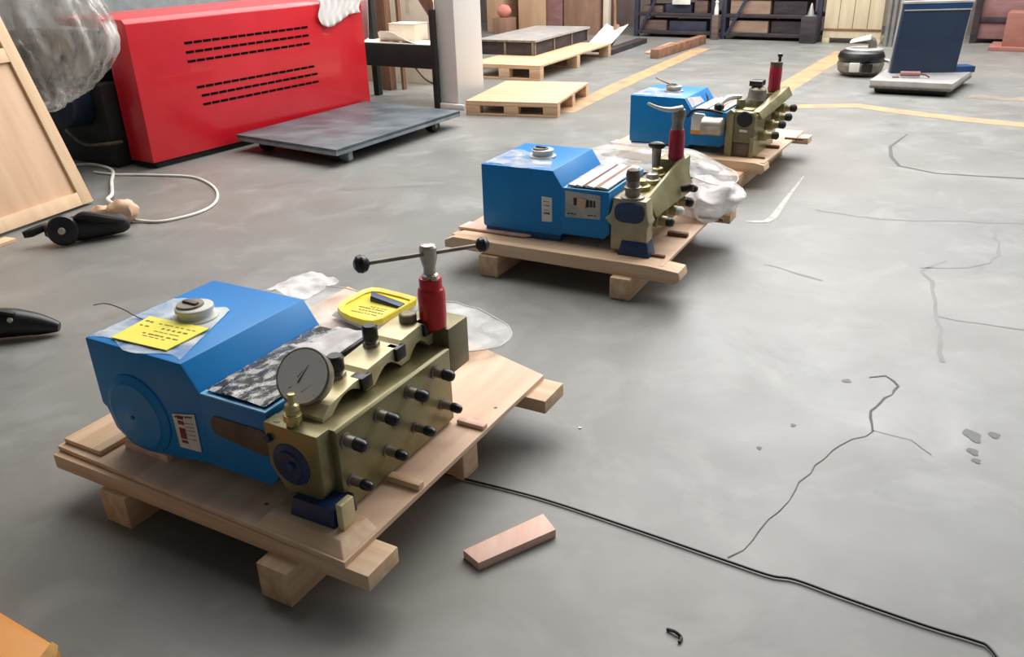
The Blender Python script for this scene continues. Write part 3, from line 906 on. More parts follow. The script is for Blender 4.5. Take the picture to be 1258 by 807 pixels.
MB().hexa([(-.93, 1.285, pz), (-.745, 1.262, pz), (-.740, 1.218, pz), (-.90, 1.236, pz)],
          [(-.925, 1.282, pz + .022), (-.75, 1.262, pz + .010), (-.747, 1.224, pz + .010), (-.897, 1.240, pz + .022)]).build('black_bar', 'navy', yp, .004)
print_lines(yp, 'ink_yellow', [(.1, .9, .2, .05), (.2, .95, .45, .07), (.05, .85, .7, .07), (.3, .8, .9, .04)],
            lambda a_, b_: (-.93 + .16 * a_ + .02 * b_, 1.11 + .09 * b_, pz + .001))
MB().hexa([(-.99, 1.10, .190), (-.74, 1.05, .180), (-.72, 1.33, .180), (-.97, 1.35, .190)],
          [(-.98, 1.12, .203), (-.75, 1.075, .203), (-.73, 1.32, .203), (-.97, 1.33, .203)]).build('filling', 'white_plastic', yp, .004)

# sheet and bag at the second pump
sheet('plastic_sheet', 'film_clear', 1, [(-1.02, .70), (-.98, 1.05), (-.80, 1.30), (-.45, 1.42), (-.12, 1.30), (.02, 1.05), (-.05, .86), (-.30, .78), (-.6, .68)],
      lambda x, y: .20 + .25 * max(0, 1 - ((x + .5) ** 2 / .36 + (y - 1.02) ** 2 / .20)) ** .6 + .02 * nz3((x, y, 0), 6, 2), 72, 14, 2,
      'puffed clear plastic sheet behind the middle pump')
b = MB()
b.ball((-.085, .90, .215), .16, (.95, 1.45, .55), 40, .35, 2.0)
for v in b.bm.verts:
    v.co.z = max(v.co.z, .170)
    v.co += Vector((0, 0, .030)) * (1 - 2 * abs(nz3(v.co, 9, 2))) * (1 if v.co.z > .18 else 0)
bg_ = b.build('plastic_bag', 'film_milky', None, ang=180)
tag(local_place(bg_, 1), 'white crumpled plastic bag at the right end of the middle pallet', 'plastic bag')

# ------------------------------------------------------------------ loose things on the floor
q = [(-0.150, 1.771), (-0.107, 1.718), (0.103, 1.845), (0.071, 1.917)]
st = MB().hexa([(x, y, 0) for x, y in q], [(x, y, .026) for x, y in q]).build('wood_offcut', 'wood_pink', None, .002)
tag(st, 'pinkish wood offcut lying on the concrete beside the black cable', 'offcut')
cb = MB().tube([(-.42, 2.26, .006), (-.18, 2.135, .006), (.06, 2.02, .006), (.30, 1.875, .006), (.54, 1.722, .006), (.64, 1.66, .006), (.70, 1.64, .006), (.80, 1.572, .006), (.95, 1.475, .006), (1.04, 1.425, .006), (1.065, 1.40, .006), (1.06, 1.33, .006), (1.0, 1.2, .006)], .0036, 10, 8)
tag(cb.build('power_cable', 'black', None), 'thin black cable running across the bare concrete floor', 'cable')
sc = MB().tube([(.345, 1.49, .004), (.362, 1.478, .007), (.374, 1.462, .004), (.366, 1.448, .004)], .004, 8)
tag(sc.build('rubber_scrap', 'black', None), 'tiny curled black scrap on the floor near the bottom edge', 'scrap')
ch = MB().prism([(.213, 2.402), (.222, 2.400), (.224, 2.409), (.215, 2.411)], 'z', 0, .003)
tag(ch.build('paper_chip', 'white_paper', None), 'tiny white chip on the floor right of the nearest pallet', 'chip')

# angle grinders
def grinder(name, label, loc, rz, rich):
    t = thing(name, label, 'grinder', loc, rz, 'black angle grinders on the floor')
    bd = MB().tube([(-.20, 0, .085), (-.13, 0, .08), (-.02, .0, .075), (.10, .01, .070), (.20, .0, .072), (.24, 0, .075)], .04, 16, 6, [.030, .062, .074, .066, .056, .030])
    bd.build('body', 'rubber', t, ang=60)
    MB().lathe([(0, .085), (.012, .088), (.03, .080), (.040, .05)], (-.10, -.05, .088), (-.1, -1, .15), 28).build('guard', 'black', t, .002)
    MB().lathe([(0, .020), (.014, .018), (.016, .008)], (-.105, -.091, .095), (-.1, -1, .15), 14).build('spindle', 'steel', t)
    if rich:
        MB().tube([(-.14, .03, .10), (-.20, .02, .10), (-.27, 0, .085), (-.31, -.01, .08)], .025, 12, 5, [.020, .024, .026, .018]).build('side_handle', 'black', t)
        MB().tube([(-.04, -.03, .13), (.02, -.05, .155), (.12, -.06, .13), (.22, -.03, .09)], .02, 10, 5, [.014, .026, .024, .016]).build('switch', 'black_matte', t)
    return t


grinder('angle_grinder', 'black angle grinder with pale tan cord at the foot of the plywood panel', (-2.44, 4.62, 0), math.radians(22), True)
g2 = thing('angle_grinder', 'black angle grinder cut off by the left edge of the picture', 'grinder', (-2.12, 3.30, 0), math.radians(10), 'black angle grinders on the floor')
MB().tube([(-.24, 0, .075), (-.12, 0, .075), (-.02, 0, .068), (.08, -.01, .052), (.155, -.015, .034)], .05, 16, 6, [.055, .068, .062, .046, .020]).build('body', 'black', g2, ang=60)
MB().lathe([(0, .012), (.008, .010)], (-.015, -.052, .100), (0, -.7, .7), 12).build('button', 'steel', g2)
MB().tube([(-.22, -.02, .15), (-.10, -.03, .145), (.0, -.03, .115)], .012, 8, 5).build('switch', 'rubber', g2)
# tan bundle tied on the cord
ct = thing('cord_bundle', 'pale tan knotted bundle resting behind the black angle grinder', 'bundle', (-2.34, 4.92, 0), math.radians(10))
MB().ball((0, 0, .075), .075, (1.25, .8, 1.0), 20, .15, 2).build('knot', 'tan_cord', ct)
MB().ball((-.13, .01, .07), .05, (1.3, .9, 1.0), 16, .2, 2).build('loop', 'tan_cord', ct)
wc1 = MB().tube([(-2.36, 4.93, .10), (-2.50, 5.10, .10), (-2.66, 5.5, .03), (-2.84, 5.91, .012), (-2.98, 6.25, .012), (-3.2, 6.45, .012), (-3.36, 6.46, .012)], .012, 10, 8)
tag(wc1.build('extension_lead', 'white_cord', None), 'white cord arching from the grinder towards the red cabinet', 'cord')
wc2 = MB().tube([(-3.10, 6.22, .009), (-2.91, 6.13, .009), (-2.6, 6.07, .009), (-2.29, 5.98, .009), (-2.08, 5.75, .009), (-1.95, 5.49, .009), (-1.90, 5.24, .009), (-1.95, 5.05, .009), (-2.1, 4.91, .009), (-2.24, 4.92, .012), (-2.36, 4.97, .02)], .009, 10, 8)
tag(wc2.build('extension_lead', 'white_cord', None), 'pale grey cord looped on the floor before the red cabinet', 'cord')

# orange pallet-truck fork in the near corner
og = thing('orange_fork', 'orange painted steel fork end in the bottom left corner', 'fork', (-1.099, 1.447, 0), math.radians(-31.0))
MB().prism([(-.9, -.45), (.055, -.45), (.085, -.42), (.085, -.02), (.06, .0), (-.9, .0)], 'z', .02, .085).build('body', 'orange_paint', og, .006)
MB().prism([(.045, -.45), (.085, -.42), (.087, -.02), (.058, .002), (.035, .002), (.06, -.05)], 'z', .0835, .0862).build('worn_edge', 'orange_worn', og)
MB().cyl((-.1, -.30, .035), (-.1, -.10, .035), .035, None, 16).build('roller', 'rubber', og)

# ------------------------------------------------------------------ plywood panel leaning on the left
e_ = Vector((.371, .928, 0)).normalized()
n_ = Vector((-.928, .371, 0)).normalized()
ph = math.radians(19)
upv = n_ * math.sin(ph) + Vector((0, 0, 1)) * math.cos(ph)
out = e_.cross(upv).normalized()
pl = thing('plywood_panel', 'pale plywood crate panel with pine frame leaning at the left edge', 'panel')
MP = Matrix((e_, upv, out)).transposed().to_4x4()
MP.translation = Vector((-2.75, 5.39, .012))
pl.matrix_world = MP
Lp, Hp = 1.9, 1.28
box('sheet', 'plywood', pl, -Lp, -.01, .01, Hp, -.02, -.004, .001)
box('frame_board', 'pine_frame', pl, -.085, 0, 0, Hp, -.004, .018)
box('frame_board', 'pine_frame', pl, -Lp, -.086, 0, .085, -.004, .018)
box('frame_board', 'pine_frame', pl, -Lp, -.086, .94, 1.025, -.004, .018)
box('frame_board', 'pine_frame', pl, -Lp, -.086, Hp - .085, Hp, -.004, .018)
wp = MB().box(-.5, 0, -.09, 0, 0, .022).build('wood_strip', 'pine_frame', None, .002)
tag(place(wp, (-2.93, 4.66, 0), math.radians(66)), 'short pale wood strip on the floor below the leaning panel', 'strip')

# ------------------------------------------------------------------ red cabinet (local x = depth away from its face, y = along the face)
FD = math.atan2(1.36, 2.01)
rc = thing('red_cabinet', 'large bright red machine hood with two groups of vent slots', 'cabinet', (-2.66, 6.26, 0), -FD)
RL_, RH = 2.43, 1.07
body = MB().prism([(0, .05), (0, RH - .03), (-.03, RH), (-.9, RH), (-.9, RH - .06), (-.25, RH - .06), (-.25, .05)], 'y', 0, RL_).build('hood', 'red_cabinet', rc, .008)
box('plinth', 'black_matte', rc, -.85, -.03, .04, RL_ - .04, 0, .05)
box('back_body', 'black_matte', rc, -.9, -.25, .35, RL_, .05, RH - .07)
box('side_return', 'red_cabinet', rc, -.275, -.252, .0, .02, .05, RH - .07, .002)
proto = None
for gidx, (zt, ya, yb) in enumerate(((.865, .46, 1.74), (.535, .50, 1.76))):
    for r in range(3):
        z = zt - r * .067
        n = 15
        for k in range(n):
            yy = ya + (yb - ya) * k / n + (.03 if gidx and r else 0)
            if proto is None:
                mb = MB().box(.0005, .003, 0, .073, -.009, .009)
                so = mb.build('vent_slot', 'void', rc)
                proto = so
            else:
                so = proto.copy()
                COL.objects.link(so)
                so.parent = rc
            so.location = (0, yy, z)
# white cloth hung over the top edge
def cl1(a, c):
    y = 1.86 + .52 * a
    drop = (.20 + .10 * math.sin(5 * a + .5) * (1 - a) - .06 * abs(a - .55) * 2) * c
    return (.012 + .009 * math.sin(38 * a + 2 * c) * (.3 + .7 * c) + .010, y + .02 * math.sin(6 * c), RH + .012 - drop)
c1 = MB().grid(cl1, 40, 14, .004).build('white_cloth', 'cloth', None, ang=180)
tag(place(c1, (-2.66, 6.26, 0), -FD), 'white cloth hanging over the top edge of the red cabinet', 'cloth')
def cl2(a, c):
    return (-.35 + .40 * a - .05 * c, RL_ + .03 + .03 * math.sin(9 * a) + .02 * c, RH - .02 - .40 * c * (1 - .5 * abs(a - .7)))
c2 = MB().grid(cl2, 26, 14, .004).build('white_cloth', 'cloth', None, ang=180)
tag(place(c2, (-2.66, 6.26, 0), -FD), 'white rag hanging beside the right end of the red cabinet', 'cloth')

# dark machine behind the panel, with blue motor, and the film thrown over it
dk = thing('dark_machine', 'dark machine base with a blue motor between leaning panel and red cabinet', 'machine', (-2.66, 6.26, 0), -FD)
box('body', 'black_matte', dk, -1.9, -.32, -.10, .30, .0, .62, .02)
box('top_box', 'black_matte', dk, -1.7, -.45, -.02, .30, .62, .95, .02)
MB().lathe([(0, .16), (.02, .175), (.20, .175), (.22, .165), (.23, .10)], (-.62, -.10, .47), (.2, -1, .1), 28).build('motor', 'motor_blue', dk, .003)
MB().tube([(-.85, -.14, .25), (-.6, -.16, .17), (-.35, -.13, .19), (-.26, -.05, .2)], .012, 8).build('hose', 'grime', dk)

b = MB()
b.ball((0, 0, 0), 1.0, (1, 1, 1), 110)
for v in b.bm.verts:
    d = v.co.copy()
    rd = 1 - 2 * abs(nz3((d.x * 2.2 + d.z * .8, d.y * 2.2, d.z * .7), 1.6, 6))
    r2 = 1 - 2 * abs(nz3((d.x * 3 - d.z, d.y * 3, d.z * 1.5), 2.6, 2))
    k = 1 + .16 * nz3(d, 1.5, 2) + .075 * rd + .022 * r2
    x, y, z = d.x * .46 * k, d.y * .30 * k, d.z * .44 * k
    if d.z < 0:                                  # the lower end gathers into a hanging tip on the left
        f = -d.z
        x = x * (1 - .55 * f * f) - .02 * f
        z *= 1.0 + .28 * f * max(0, .4 - d.x)
    v.co = (x, y, z)
fl = b.build('plastic_film', 'film_grey', None, ang=180)
tag(place(fl, (-3.10, 6.02, 1.02), math.radians(-12)), 'crumpled translucent plastic film bundled above the leaning panel', 'plastic film')

# ------------------------------------------------------------------ grey platform dolly
D = [Vector((-2.18, 6.80)), Vector((-1.25, 6.12)), Vector((-.40, 7.52)), Vector((-1.33, 8.19))]
dl = thing('platform_dolly', 'low grey steel platform dolly in front of the red cabinet', 'dolly')
MB().hexa([(p.x, p.y, .115) for p in D], [(p.x, p.y, .140) for p in D]).build('deck', 'dolly_top', dl, .002)
DC = sum(D, Vector((0, 0))) / 4
lip = MB()
for k in range(4):
    a_, b_ = D[k], D[(k + 1) % 4]
    ai, bi = a_.lerp(DC, .03), b_.lerp(DC, .03)
    lip.hexa([(a_.x, a_.y, .092), (b_.x, b_.y, .092), (bi.x, bi.y, .092), (ai.x, ai.y, .092)], [(a_.x, a_.y, .1385), (b_.x, b_.y, .1385), (bi.x, bi.y, .1385), (ai.x, ai.y, .1385)])
lip.build('edge_frame', 'dolly_edge', dl, .002)
ux = (D[1] - D[0]).normalized()
vy = (D[3] - D[0]).normalized()
for (fa, fbv) in ((.16, .10), (.84, .10), (.90, .83), (.16, .86)):
    P = D[0] + (D[1] - D[0]) * fa + (D[3] - D[0]) * fbv
    ax = Vector((ux.x, ux.y, 0))
    c_ = Vector((P.x, P.y, .056))
    w_ = MB().lathe([(-.045, .044), (-.038, .055), (.038, .055), (.045, .044)], c_, ax, 20).build('wheel', 'rubber', dl)
    MB().lathe([(-.049, .020), (.049, .020)], c_, ax, 12).build('hub', 'steel_dull', w_)
    MB().hexa([(c_.x - .05, c_.y - .05, .07), (c_.x + .05, c_.y - .05, .07), (c_.x + .05, c_.y + .05, .07), (c_.x - .05, c_.y + .05, .07)],
              [(c_.x - .07, c_.y - .07, .116), (c_.x + .07, c_.y - .07, .116), (c_.x + .07, c_.y + .07, .116), (c_.x - .07, c_.y + .07, .116)]).build('caster_fork', 'dolly_under', w_, .004)
P0, P1 = D[0] + (D[1] - D[0]) * .12 + (D[3] - D[0]) * .12, D[0] + (D[1] - D[0]) * .97 + (D[3] - D[0]) * .10
qn = vy * .05
MB().hexa([(P0.x, P0.y, .05), (P1.x, P1.y, .018), (P1.x + qn.x, P1.y + qn.y, .018), (P0.x + qn.x, P0.y + qn.y, .05)],
          [(P0.x, P0.y, .115), (P1.x, P1.y, .115), (P1.x + qn.x, P1.y + qn.y, .115), (P0.x + qn.x, P0.y + qn.y, .115)]).build('cross_beam', 'dolly_edge', dl, .004)

# ------------------------------------------------------------------ white column, black bench frame and what stands behind
col_ = struct(place(MB().box(-.235, 0, 0, .45, 0, 3.2).build('column', 'column_paint', None, .012), (-.455, 8.40, 0), HALL))
col_['label'] = 'white square column beside the small pallet'
kb = struct(place(MB().box(-.30, .05, -.03, .0, 0, .05).build('trim_1', 'column_paint', None, .006), (-.43, 8.36, 0), HALL))

bf = thing('bench_frame', 'black steel bench frame between red cabinet and white column', 'frame', (-.66, 8.44, 0), HALL)
box('leg', 'black_matte', bf, -.05, 0, 0, .05, 0, .92)
box('leg', 'black_matte', bf, -.05, 0, .40, .45, 0, .92)
box('leg', 'black_matte', bf, -1.30, -1.25, 0, .05, 0, .92)
box('beam', 'black_matte', bf, -1.30, -.05, 0, .05, .375, .595)
box('shelf', 'cream', bf, -1.30, -.05, .05, .45, .555, .585)
MB().prism([(-.16, 1.0), (-.02, .82), (-.02, .98), (-.06, 1.1)], 'y', .005, .05).build('brace', 'wood_brown', bf)


def world_box(name, label, cat, material, px, py, w, d, h, rz=HALL, bevel=.006, z0=0.0, group=None):
    o = MB().box(-w / 2, w / 2, -d / 2, d / 2, 0, h).build(name, material, None, bevel)
    place(o, (px, py, z0), rz)
    return tag(o, label, cat, group)


def carton(name, label, material, px, py, w, d, h, rz=HALL, seam=True, z0=0.0):
    t = thing(name, label, 'box', (px, py, z0), rz)
    box('body', material, t, -w / 2, w / 2, -d / 2, d / 2, 0, h, .006)
    box('flap', material, t, -w / 2 - .004, w / 2 + .004, -d / 2 - .004, -.004, h, h + .006, .001)
    box('flap', material, t, -w / 2 - .004, w / 2 + .004, .004, d / 2 + .004, h, h + .006, .001)
    if seam:
        box('tape', 'cream', t, -.03, .03, -d / 2 - .003, -d / 2 + .001, h * .6, h, .0005)
    return t


carton('carton', 'large cream carton behind the black bench frame', 'cream', -.93, 10.35, .62, .5, 1.3)
carton('carton', 'tan cardboard carton seen past the end of the red cabinet', 'cardboard', -1.62, 10.75, .55, .5, 1.2)
world_box('timber_post', 'dark brown timber post standing behind the black bench frame', 'post', 'wood_brown', -1.30, 9.75, .13, .10, 1.3, HALL)
world_box('timber_post', 'thin brown timber post right of the thicker one behind the bench', 'post', 'wood_brown', -1.13, 9.72, .035, .05, 1.1, HALL)
world_box('dark_post', 'black post right behind the end of the red cabinet', 'post', 'black_matte', -1.38, 9.40, .07, .07, 1.3, HALL)
hs_ = MB().tube([(-1.12, 9.5, .47), (-.98, 9.45, .30), (-.85, 9.35, .16), (-.72, 9.2, .12)], .014, 8)
tag(hs_.build('hose', 'grime', None), 'thin dark hose sagging below the black bench frame', 'hose')
rg = MB().grid(lambda a, c: (-1.28 + .42 * a, 9.05 - .30 * a + .12 * c, .588 + .16 * (1 - c) * math.sin(2.2 * a + .6) * (1 - a) + .01 * nz3((a, c, 0), 8)), 20, 10, .004)
tag(rg.build('white_rag', 'cloth', None, ang=180), 'white rag heaped on the black bench shelf', 'rag')
rp = carton('carton', 'pale open carton on the black bench shelf', 'cream', -.98, 9.20, .34, .22, .16, HALL, False, .586)


# ------------------------------------------------------------------ pallets by the column
def wood_pallet(name, label, loc, rz, w, d, h, nb=6):
    t = thing(name, label, 'pallet', loc, rz, 'pine pallets beside the white column')
    bw = d / nb
    for k in range(nb):
        box('deck_board', 'wood_old', t, 0, w, k * bw + .003, (k + 1) * bw - .003, h - .022, h, .002)
    for yy in (0, d / 2 - .05, d - .10):
        box('stringer', 'wood_old', t, 0, w, yy, yy + .10, h - .044, h - .022, .002)
        for xx in (0, w / 2 - .07, w - .14):
            box('block', 'wood_old', t, xx, xx + .14, yy, yy + .10, .02, h - .044, .003)
        box('bottom_board', 'wood_old', t, 0, w, yy, yy + .10, 0, .02, .002)
    return t


wood_pallet('pine_pallet', 'small empty pine pallet at the foot of the white column', (-.37, 8.06, 0), math.atan2(-.29, .85), .90, 1.22, .135)
t2 = wood_pallet('pine_pallet', 'long pine pallet carrying the grey steel plates', (-.42, 10.45, 0), math.atan2(-.42, .80), .95, 2.30, .17, 9)
for k in range(2):
    pm = thing('steel_plate', ['dark grey steel tray on the long pine pallet', 'pale grey sheet lying on top of the dark steel tray'][k], 'plate', (-.32, 11.3, .171 + .16 * k), math.atan2(-.42, .80))
    if k == 0:
        box('body', 'rack_dark', pm, 0, .80, 0, 1.75, 0, .158, .004)
        for yy in (.0, .58, 1.16, 1.72):
            box('rib', 'steel_dull', pm, .80, .815, yy, yy + .03, 0, .158, .002)
        for xx in (.0, .38, .77):
            box('rib', 'steel_dull', pm, xx, xx + .03, -.012, .0, 0, .158, .002)
    else:
        box('sheet', 'pale_metal', pm, -.02, .83, -.02, 1.78, 0, .025, .003)
        box('edge', 'steel_dull', pm, -.025, .835, -.026, -.02, -.0, .022, .001)

# ------------------------------------------------------------------ along the back wall
def bw_at(s, d=0.0):
    """s metres along the back wall line from its left end, d metres in front of it"""
    p = Vector((1.87, 14.12, 0)) + HU * s - HV * d
    return p


p = bw_at(-2.66, -.65)
carton('carton', 'tall tan carton behind the steel tray, nearest the column', 'cardboard', p.x, p.y, .34, .5, 1.5, HALL, False)
p = bw_at(-2.33, -1.0)
world_box('maroon_board', 'dark maroon board standing between two cartons at the back', 'board', 'maroon', p.x, p.y, .5, .1, 1.6)
p = bw_at(-2.34, -.22)
pr_ = MB().ball((0, 0, .29), .12, (1.2, .6, .9), 18, .1, 2)
tag(place(pr_.build('pink_bundle', 'pink', None), (p.x, p.y, .082), HALL), 'salmon pink bundle behind the pale steel sheet', 'bundle')
world_box('low_crate', 'brown low crate under the salmon pink bundle', 'crate', 'cardboard_dark', p.x, p.y, .3, .3, .265)
for k, (s_, w_, mt, lb) in enumerate(((-1.88, .56, 'cardboard', 'wide tan carton behind the steel tray'), (-1.42, .30, 'mauve', 'narrow dull mauve carton at the back'), (-.91, .66, 'cardboard_dark', 'brown carton left of the cream post'))):
    p = bw_at(s_, -.65)
    carton('carton', lb, mt, p.x, p.y, w_, .5, 1.4, HALL, False)
    cx0 = p
p = bw_at(-.47, -.50)
world_box('cream_post', 'cream square post right of the brown cartons', 'post', 'cream', p.x, p.y, .10, .10, 1.8)


def rack(label, s0, s1, n_sh, mats_, seed):
    random.seed(seed)
    p = bw_at(s0, -.45)
    w = s1 - s0
    t = thing('storage_rack', label, 'rack', p, HALL, 'racks along the back wall')
    for xx in (0, w - .07):
        for yy in (0, .62):
            box('upright', 'rack_blue', t, xx, xx + .07, yy, yy + .07, 0, 2.0)
    zs = [.05, .32, .62, 1.0, 1.5][:n_sh]
    for z in zs:
        box('shelf', 'rack_dark', t, .07, w - .07, .0, .66, z, z + .05)
    b_ = MB()
    bp_ = [(.07, .05), (.12, .05), (.60, .98), (.55, .98)]
    MB().prism(bp_, 'y', -.01, .01).build('brace', 'rack_blue', t, .001)
    # goods: one object each
    for zi, z in enumerate(zs[:3]):
        x = .12
        row = []
        while x < w - .35:
            ww = random.uniform(.35, .8)
            ww = min(ww, w - .12 - x)
            hh = random.uniform(.10, .20)
            g = MB().box(0, ww - .03, 0, .5, 0, hh).build('timber_bundle', random.choice(mats_), None, .008)
            place(g, p + HU * x + HV * .05 + Vector((0, 0, z + .051)), HALL)
            row.append(g)
            x += ww + .02
        for k, g in enumerate(row):
            pos = {1: ('only',), 2: ('left', 'right'), 3: ('left', 'middle', 'right')}.get(len(row), ('first', 'second', 'third', 'fourth', 'fifth', 'sixth'))[k]
            tag(g, f"{pos} bundle of boards on the {('bottom', 'second', 'third')[zi]} shelf of the {seed_name[seed]} rack", 'bundle', f'board bundles on the {seed_name[seed]} rack')
    return t, p


seed_name = {3: 'left', 5: 'wide'}
r1, pr1 = rack('dark blue steel rack with a white card, left of the wide rack', .05, 1.42, 4, ['rack_dark', 'bundle_brown', 'rack_blue'], 3)
wcd = MB().box(0, .30, -.006, 0, 0, .2).build('white_card', 'white_paper', None, .001)
tag(place(wcd, pr1 + HU * .66 - HV * .014 + Vector((0, 0, .50)), HALL), 'white card fixed to the left rack at the back', 'card')
r2, pr2 = rack('wide dark storage rack along the back wall, left of the cream crate', 1.52, 3.02, 4, ['bundle_tan', 'rack_dark', 'bundle_brown', 'rack_dark'], 5)
gl = MB().lathe([(0, .03), (.02, .035), (.10, .03), (.16, .02), (.19, .028), (.21, .01)], (0, 0, 0), (0, 0, 1), 14)
place(gl.build('white_glove', 'cloth', None), bw_at(1.47, -.36) + Vector((0, 0, .371)), HALL)
tag(bpy.data.objects['white_glove'], 'small white glove hanging between the two racks', 'glove')
bpy.data.objects['white_glove'].location.z = .0
world_box('rack_stub', 'short brown post between the two racks', 'post', 'bundle_brown', *bw_at(1.47, -.36).xy, .10, .08, .36)
bpy.data.objects['white_glove'].location = bw_at(1.47, -.36) + Vector((0, 0, .361))
p = bw_at(2.90, -.33)
cn = MB().lathe([(0, .08), (.012, .08), (.014, .05), (.17, .012), (.18, .004)], (0, 0, 0), (0, 0, 1), 16)
tag(place(cn.build('pale_cone', 'grey_pipe', None), (p.x, p.y, .371), HALL), 'small pale cone on a block by the wide rack', 'cone')
world_box('cone_block', 'dark block holding the small pale cone', 'block', 'rack_dark', p.x, p.y, .22, .16, .37)

# cream crate of upright boards
p = bw_at(3.07, -.45)
cr = thing('board_crate', 'cream wooden crate of upright boards left of the navy cart', 'crate', p, HALL)
for k in range(4):
    box('board', 'cream_crate', cr, k * .20 + .004, k * .20 + .196, 0, .03, .20, 1.25, .003)
    box('board', 'cream_crate', cr, k * .20 + .004, k * .20 + .196, .5, .53, .20, 1.25, .003)
box('rail', 'wood_brown', cr, 0, .80, -.015, 0, .175, .20, .002)
box('base_board', 'cream_crate', cr, 0, .80, 0, .03, .07, .19, .003)
for xx in (0, .70):
    box('foot', 'cream_crate', cr, xx, xx + .10, 0, .53, 0, .07, .003)
box('lid', 'cream_crate', cr, 0, .80, 0, .53, 1.25, 1.28, .003)
for k in range(3):
    p = bw_at(3.98 + .075 * k, -.25 + .03 * k)
    o = MB().lathe([(0, .030), (1.6, .030)], (0, 0, 0), (0, 0, 1), 14).build('grey_pipe', 'grey_pipe', None)
    tag(place(o, (p.x, p.y, 0), 0), ['grey pipe nearest the cream crate', 'middle grey pipe of three beside the crate', 'grey pipe nearest the navy cart'][k], 'pipe', 'pipes beside the cream crate')

# right side of the back wall
p = bw_at(4.95, -1.0)
rk = thing('storage_rack', 'dusky mauve stacked timber rack behind the navy cart', 'rack', p, HALL)
for z in (.06, .34, .66, 1.0):
    box('stack', 'mauve', rk, 0, 3.4, 0, .6, z, z + .22, .01)
for xx in (0, 1.1, 2.2, 3.3):
    box('post', 'rack_dark', rk, xx, xx + .08, -.06, -.005, 0, 1.4)
box('rail', 'rack_dark', rk, 0, 3.4, -.03, -.003, .28, .34)
p = bw_at(5.40, -.25)
bx_ = thing('brown_box', 'plain red-brown box on a low board at the right edge', 'box', p, HALL)
box('base', 'redbrown', bx_, -.14, 1.0, -.10, .55, 0, .05, .004)
box('body', 'redbrown', bx_, 0, .95, 0, .5, .05, .46, .005)

# bars and white blade by the painted line
def bar(name, label, a_, b_, w, h, material, cat='bar'):
    a_, b_ = Vector(a_), Vector(b_)
    d = b_ - a_
    o = MB().box(0, d.length, -w / 2, w / 2, 0, h).build(name, material, None, .006)
    return tag(place(o, (a_.x, a_.y, 0), math.atan2(d.y, d.x)), label, cat)


bar('steel_bar', 'dark steel bar on the floor below the white blade', (1.44, 12.15), (2.15, 13.50), .16, .07, 'rack_dark')
bar('rusty_beam', 'rust-brown beam lying along the painted line', (2.02, 11.62), (3.00, 13.15), .12, .12, 'rust')
bar('flat_bar', 'flat pale strip between the dark bar and the rusty beam', (2.05, 12.1), (2.6, 13.2), .18, .025, 'cardboard')
sh = thing('shovel', 'white-bladed shovel with a brown handle leaning by the cream post', 'shovel', (1.50, 12.75, 0), math.radians(60))
MB().grid(lambda a_, c_: (-.20 + .62 * a_, -.17 + .34 * c_, .075 + .20 * a_ + .05 * (2 * c_ - 1) ** 2), 14, 8, .012).build('blade', 'white_plastic', sh)
MB().tube([(.34, 0, .25), (.45, .06, .6), (.55, .15, 1.25)], .022, 10, 6).build('handle', 'wood_brown', sh)
MB().tube([(.42, .0, .30), (.30, -.02, .16), (.10, -.02, .05)], .035, 10, 6).build('socket', 'rust', sh)
MB().box(-.28, -.16, -.1, .1, 0, .085).build('heel', 'black', sh, .01)
kn = MB().ball((0, 0, .05), .09, (1.5, .8, .55), 18, .15, 2)
tag(place(kn.build('grey_bundle', 'grime', None), (1.22, 13.15, 0), HALL), 'small grey bundle at the far end of the long pallet', 'bundle')

# navy platform cart
nc = thing('platform_cart', 'platform cart with tall navy back panel and pale metal deck', 'cart', (3.63, 8.50, 0), 0)
A0, A1, A2, A3 = Vector((0, 0)), Vector((.64, -.38)), Vector((1.24, .40)), Vector((.50, .75))
def qz(P, z, k=1.0):
    c = (A0 + A1 + A2 + A3) / 4
    return [tuple(c + (q_ - c) * k) + (z,) for q_ in P]
Q = [A0, A1, A2, A3]
MB().hexa(qz(Q, .075, .98), qz(Q, .135, 1.0)).build('deck', 'pale_metal', nc, .010)
MB().hexa(qz(Q, .055, .97), qz(Q, .078, 1.005)).build('bumper', 'steel_dull', nc, .004)
MB().hexa(qz(Q, .010, .86), qz(Q, .056, .90)).build('underframe', 'black', nc, .004)
for (fa, fb_) in ((.15, .12), (.85, .12), (.85, .85), (.15, .85)):
    P = A0 + (A1 - A0) * fa + (A3 - A0) * fb_
    MB().lathe([(-.02, .03), (.02, .03)], (P.x, P.y, .03), (.84, -.5, 0), 16).build('wheel', 'rubber', nc)
MB().hexa([(.36, .36, .13), (1.00, .30, .13), (1.02, .42, .13), (.38, .48, .13)],
          [(.42, .40, .80), (1.07, .34, .80), (1.09, .46, .80), (.44, .52, .80)]).build('back_panel', 'navy_panel', nc, .008)
MB().hexa([(.419, .388, .735), (1.066, .326, .735), (1.067, .336, .735), (.420, .398, .735)],
          [(.419, .388, .748), (1.066, .326, .748), (1.067, .336, .748), (.420, .398, .748)]).build('trim_strip', 'pale_metal', nc)
MB().hexa([(.421, .390, .752), (1.067, .330, .752), (1.068, .338, .752), (.422, .398, .752)],
          [(.423, .392, .797), (1.069, .332, .797), (1.070, .340, .797), (.424, .400, .797)]).build('top_band', 'navy_bright', nc)
MB().hexa([(.405, .390, .801), (1.085, .330, .801), (1.10, .47, .801), (.43, .53, .801)],
          [(.405, .390, .822), (1.085, .330, .822), (1.10, .47, .822), (.43, .53, .822)]).build('top_rail', 'pale_metal', nc, .003)
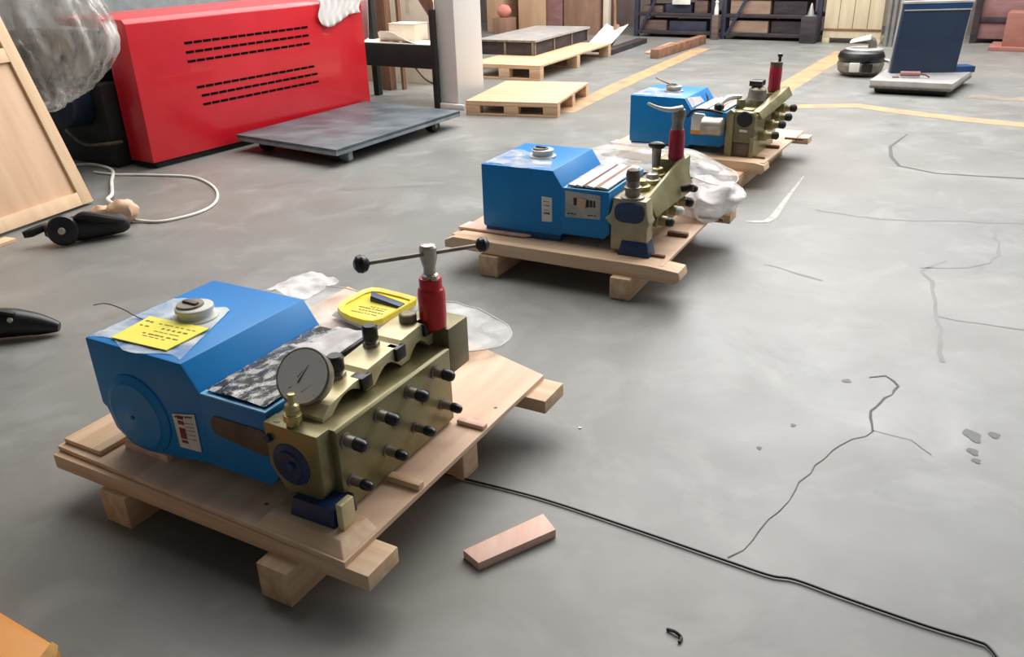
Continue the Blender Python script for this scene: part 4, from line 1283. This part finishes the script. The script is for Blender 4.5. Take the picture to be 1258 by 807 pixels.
MB().tube([(1.02, .38, .10), (1.05, .37, .45), (1.09, .39, .80), (1.16, .42, 1.05)], .014, 8).build('handle_tube', 'pale_metal', nc)
MB().tube([(.37, .44, .10), (.40, .46, .45), (.43, .48, .80), (.40, .5, 1.05)], .014, 8).build('handle_tube', 'pale_metal', nc)
box('side_tray', 'navy_bright', nc, 1.0, 1.2, .30, .48, .13, .19)
hk = thing('pink_tool', 'small dusky pink grip resting on the navy cart deck', 'tool', (4.05, 8.55, .137), math.radians(-18))
MB().cyl((-.09, 0, .035), (.09, 0, .035), .026, .026, 14).build('grip', 'mauve', hk, .003)
MB().tube([(.09, 0, .035), (.14, -.02, .03), (.17, -.05, .012)], .008, 8).build('wire', 'maroon', hk)
MB().box(-.16, -.10, -.03, .03, 0, .012).build('clip', 'steel_dull', hk, .002)

# floor scrubber beside the cart
sb = thing('floor_cleaner', 'small dark round floor cleaner with white cap left of the navy cart', 'cleaner', (4.02, 9.72, 0), math.radians(-25))
MB().lathe([(0, .20), (.03, .235), (.10, .25), (.13, .24)], (0, 0, .02), (0, 0, 1), 32).build('bumper', 'steel_dull', sb, .004)
MB().lathe([(0, .235), (.05, .25), (.10, .23), (.13, .17), (.14, .08)], (0, 0, .15), (0, 0, 1), 32).build('body', 'black', sb, .003)
MB().lathe([(0, .20), (.02, .20), (.03, .16)], (0.02, .02, .262), (0, 0, 1), 28).build('top_plate', 'pale_metal', sb, .003)
box('white_panel', 'white_plastic', sb, -.10, .01, -.262, -.235, .06, .16, .012)
box('dark_panel', 'black', sb, .03, .14, -.255, -.22, .06, .15, .008)
MB().tube([(.10, .05, .28), (.09, .04, .36), (.03, .02, .40)], .03, 10, 5, [.05, .04, .03]).build('neck', 'steel_dull', sb)
MB().hexa([(-.14, -.08, .345), (.08, -.08, .385), (.08, .06, .385), (-.14, .06, .345)], [(-.13, -.06, .375), (.07, -.07, .43), (.07, .05, .43), (-.13, .04, .375)]).build('white_cap', 'white_plastic', sb, .010)
MB().cyl((.22, .06, .16), (.42, .02, .13), .02, .02, 12).build('handle', 'pale_metal', sb)
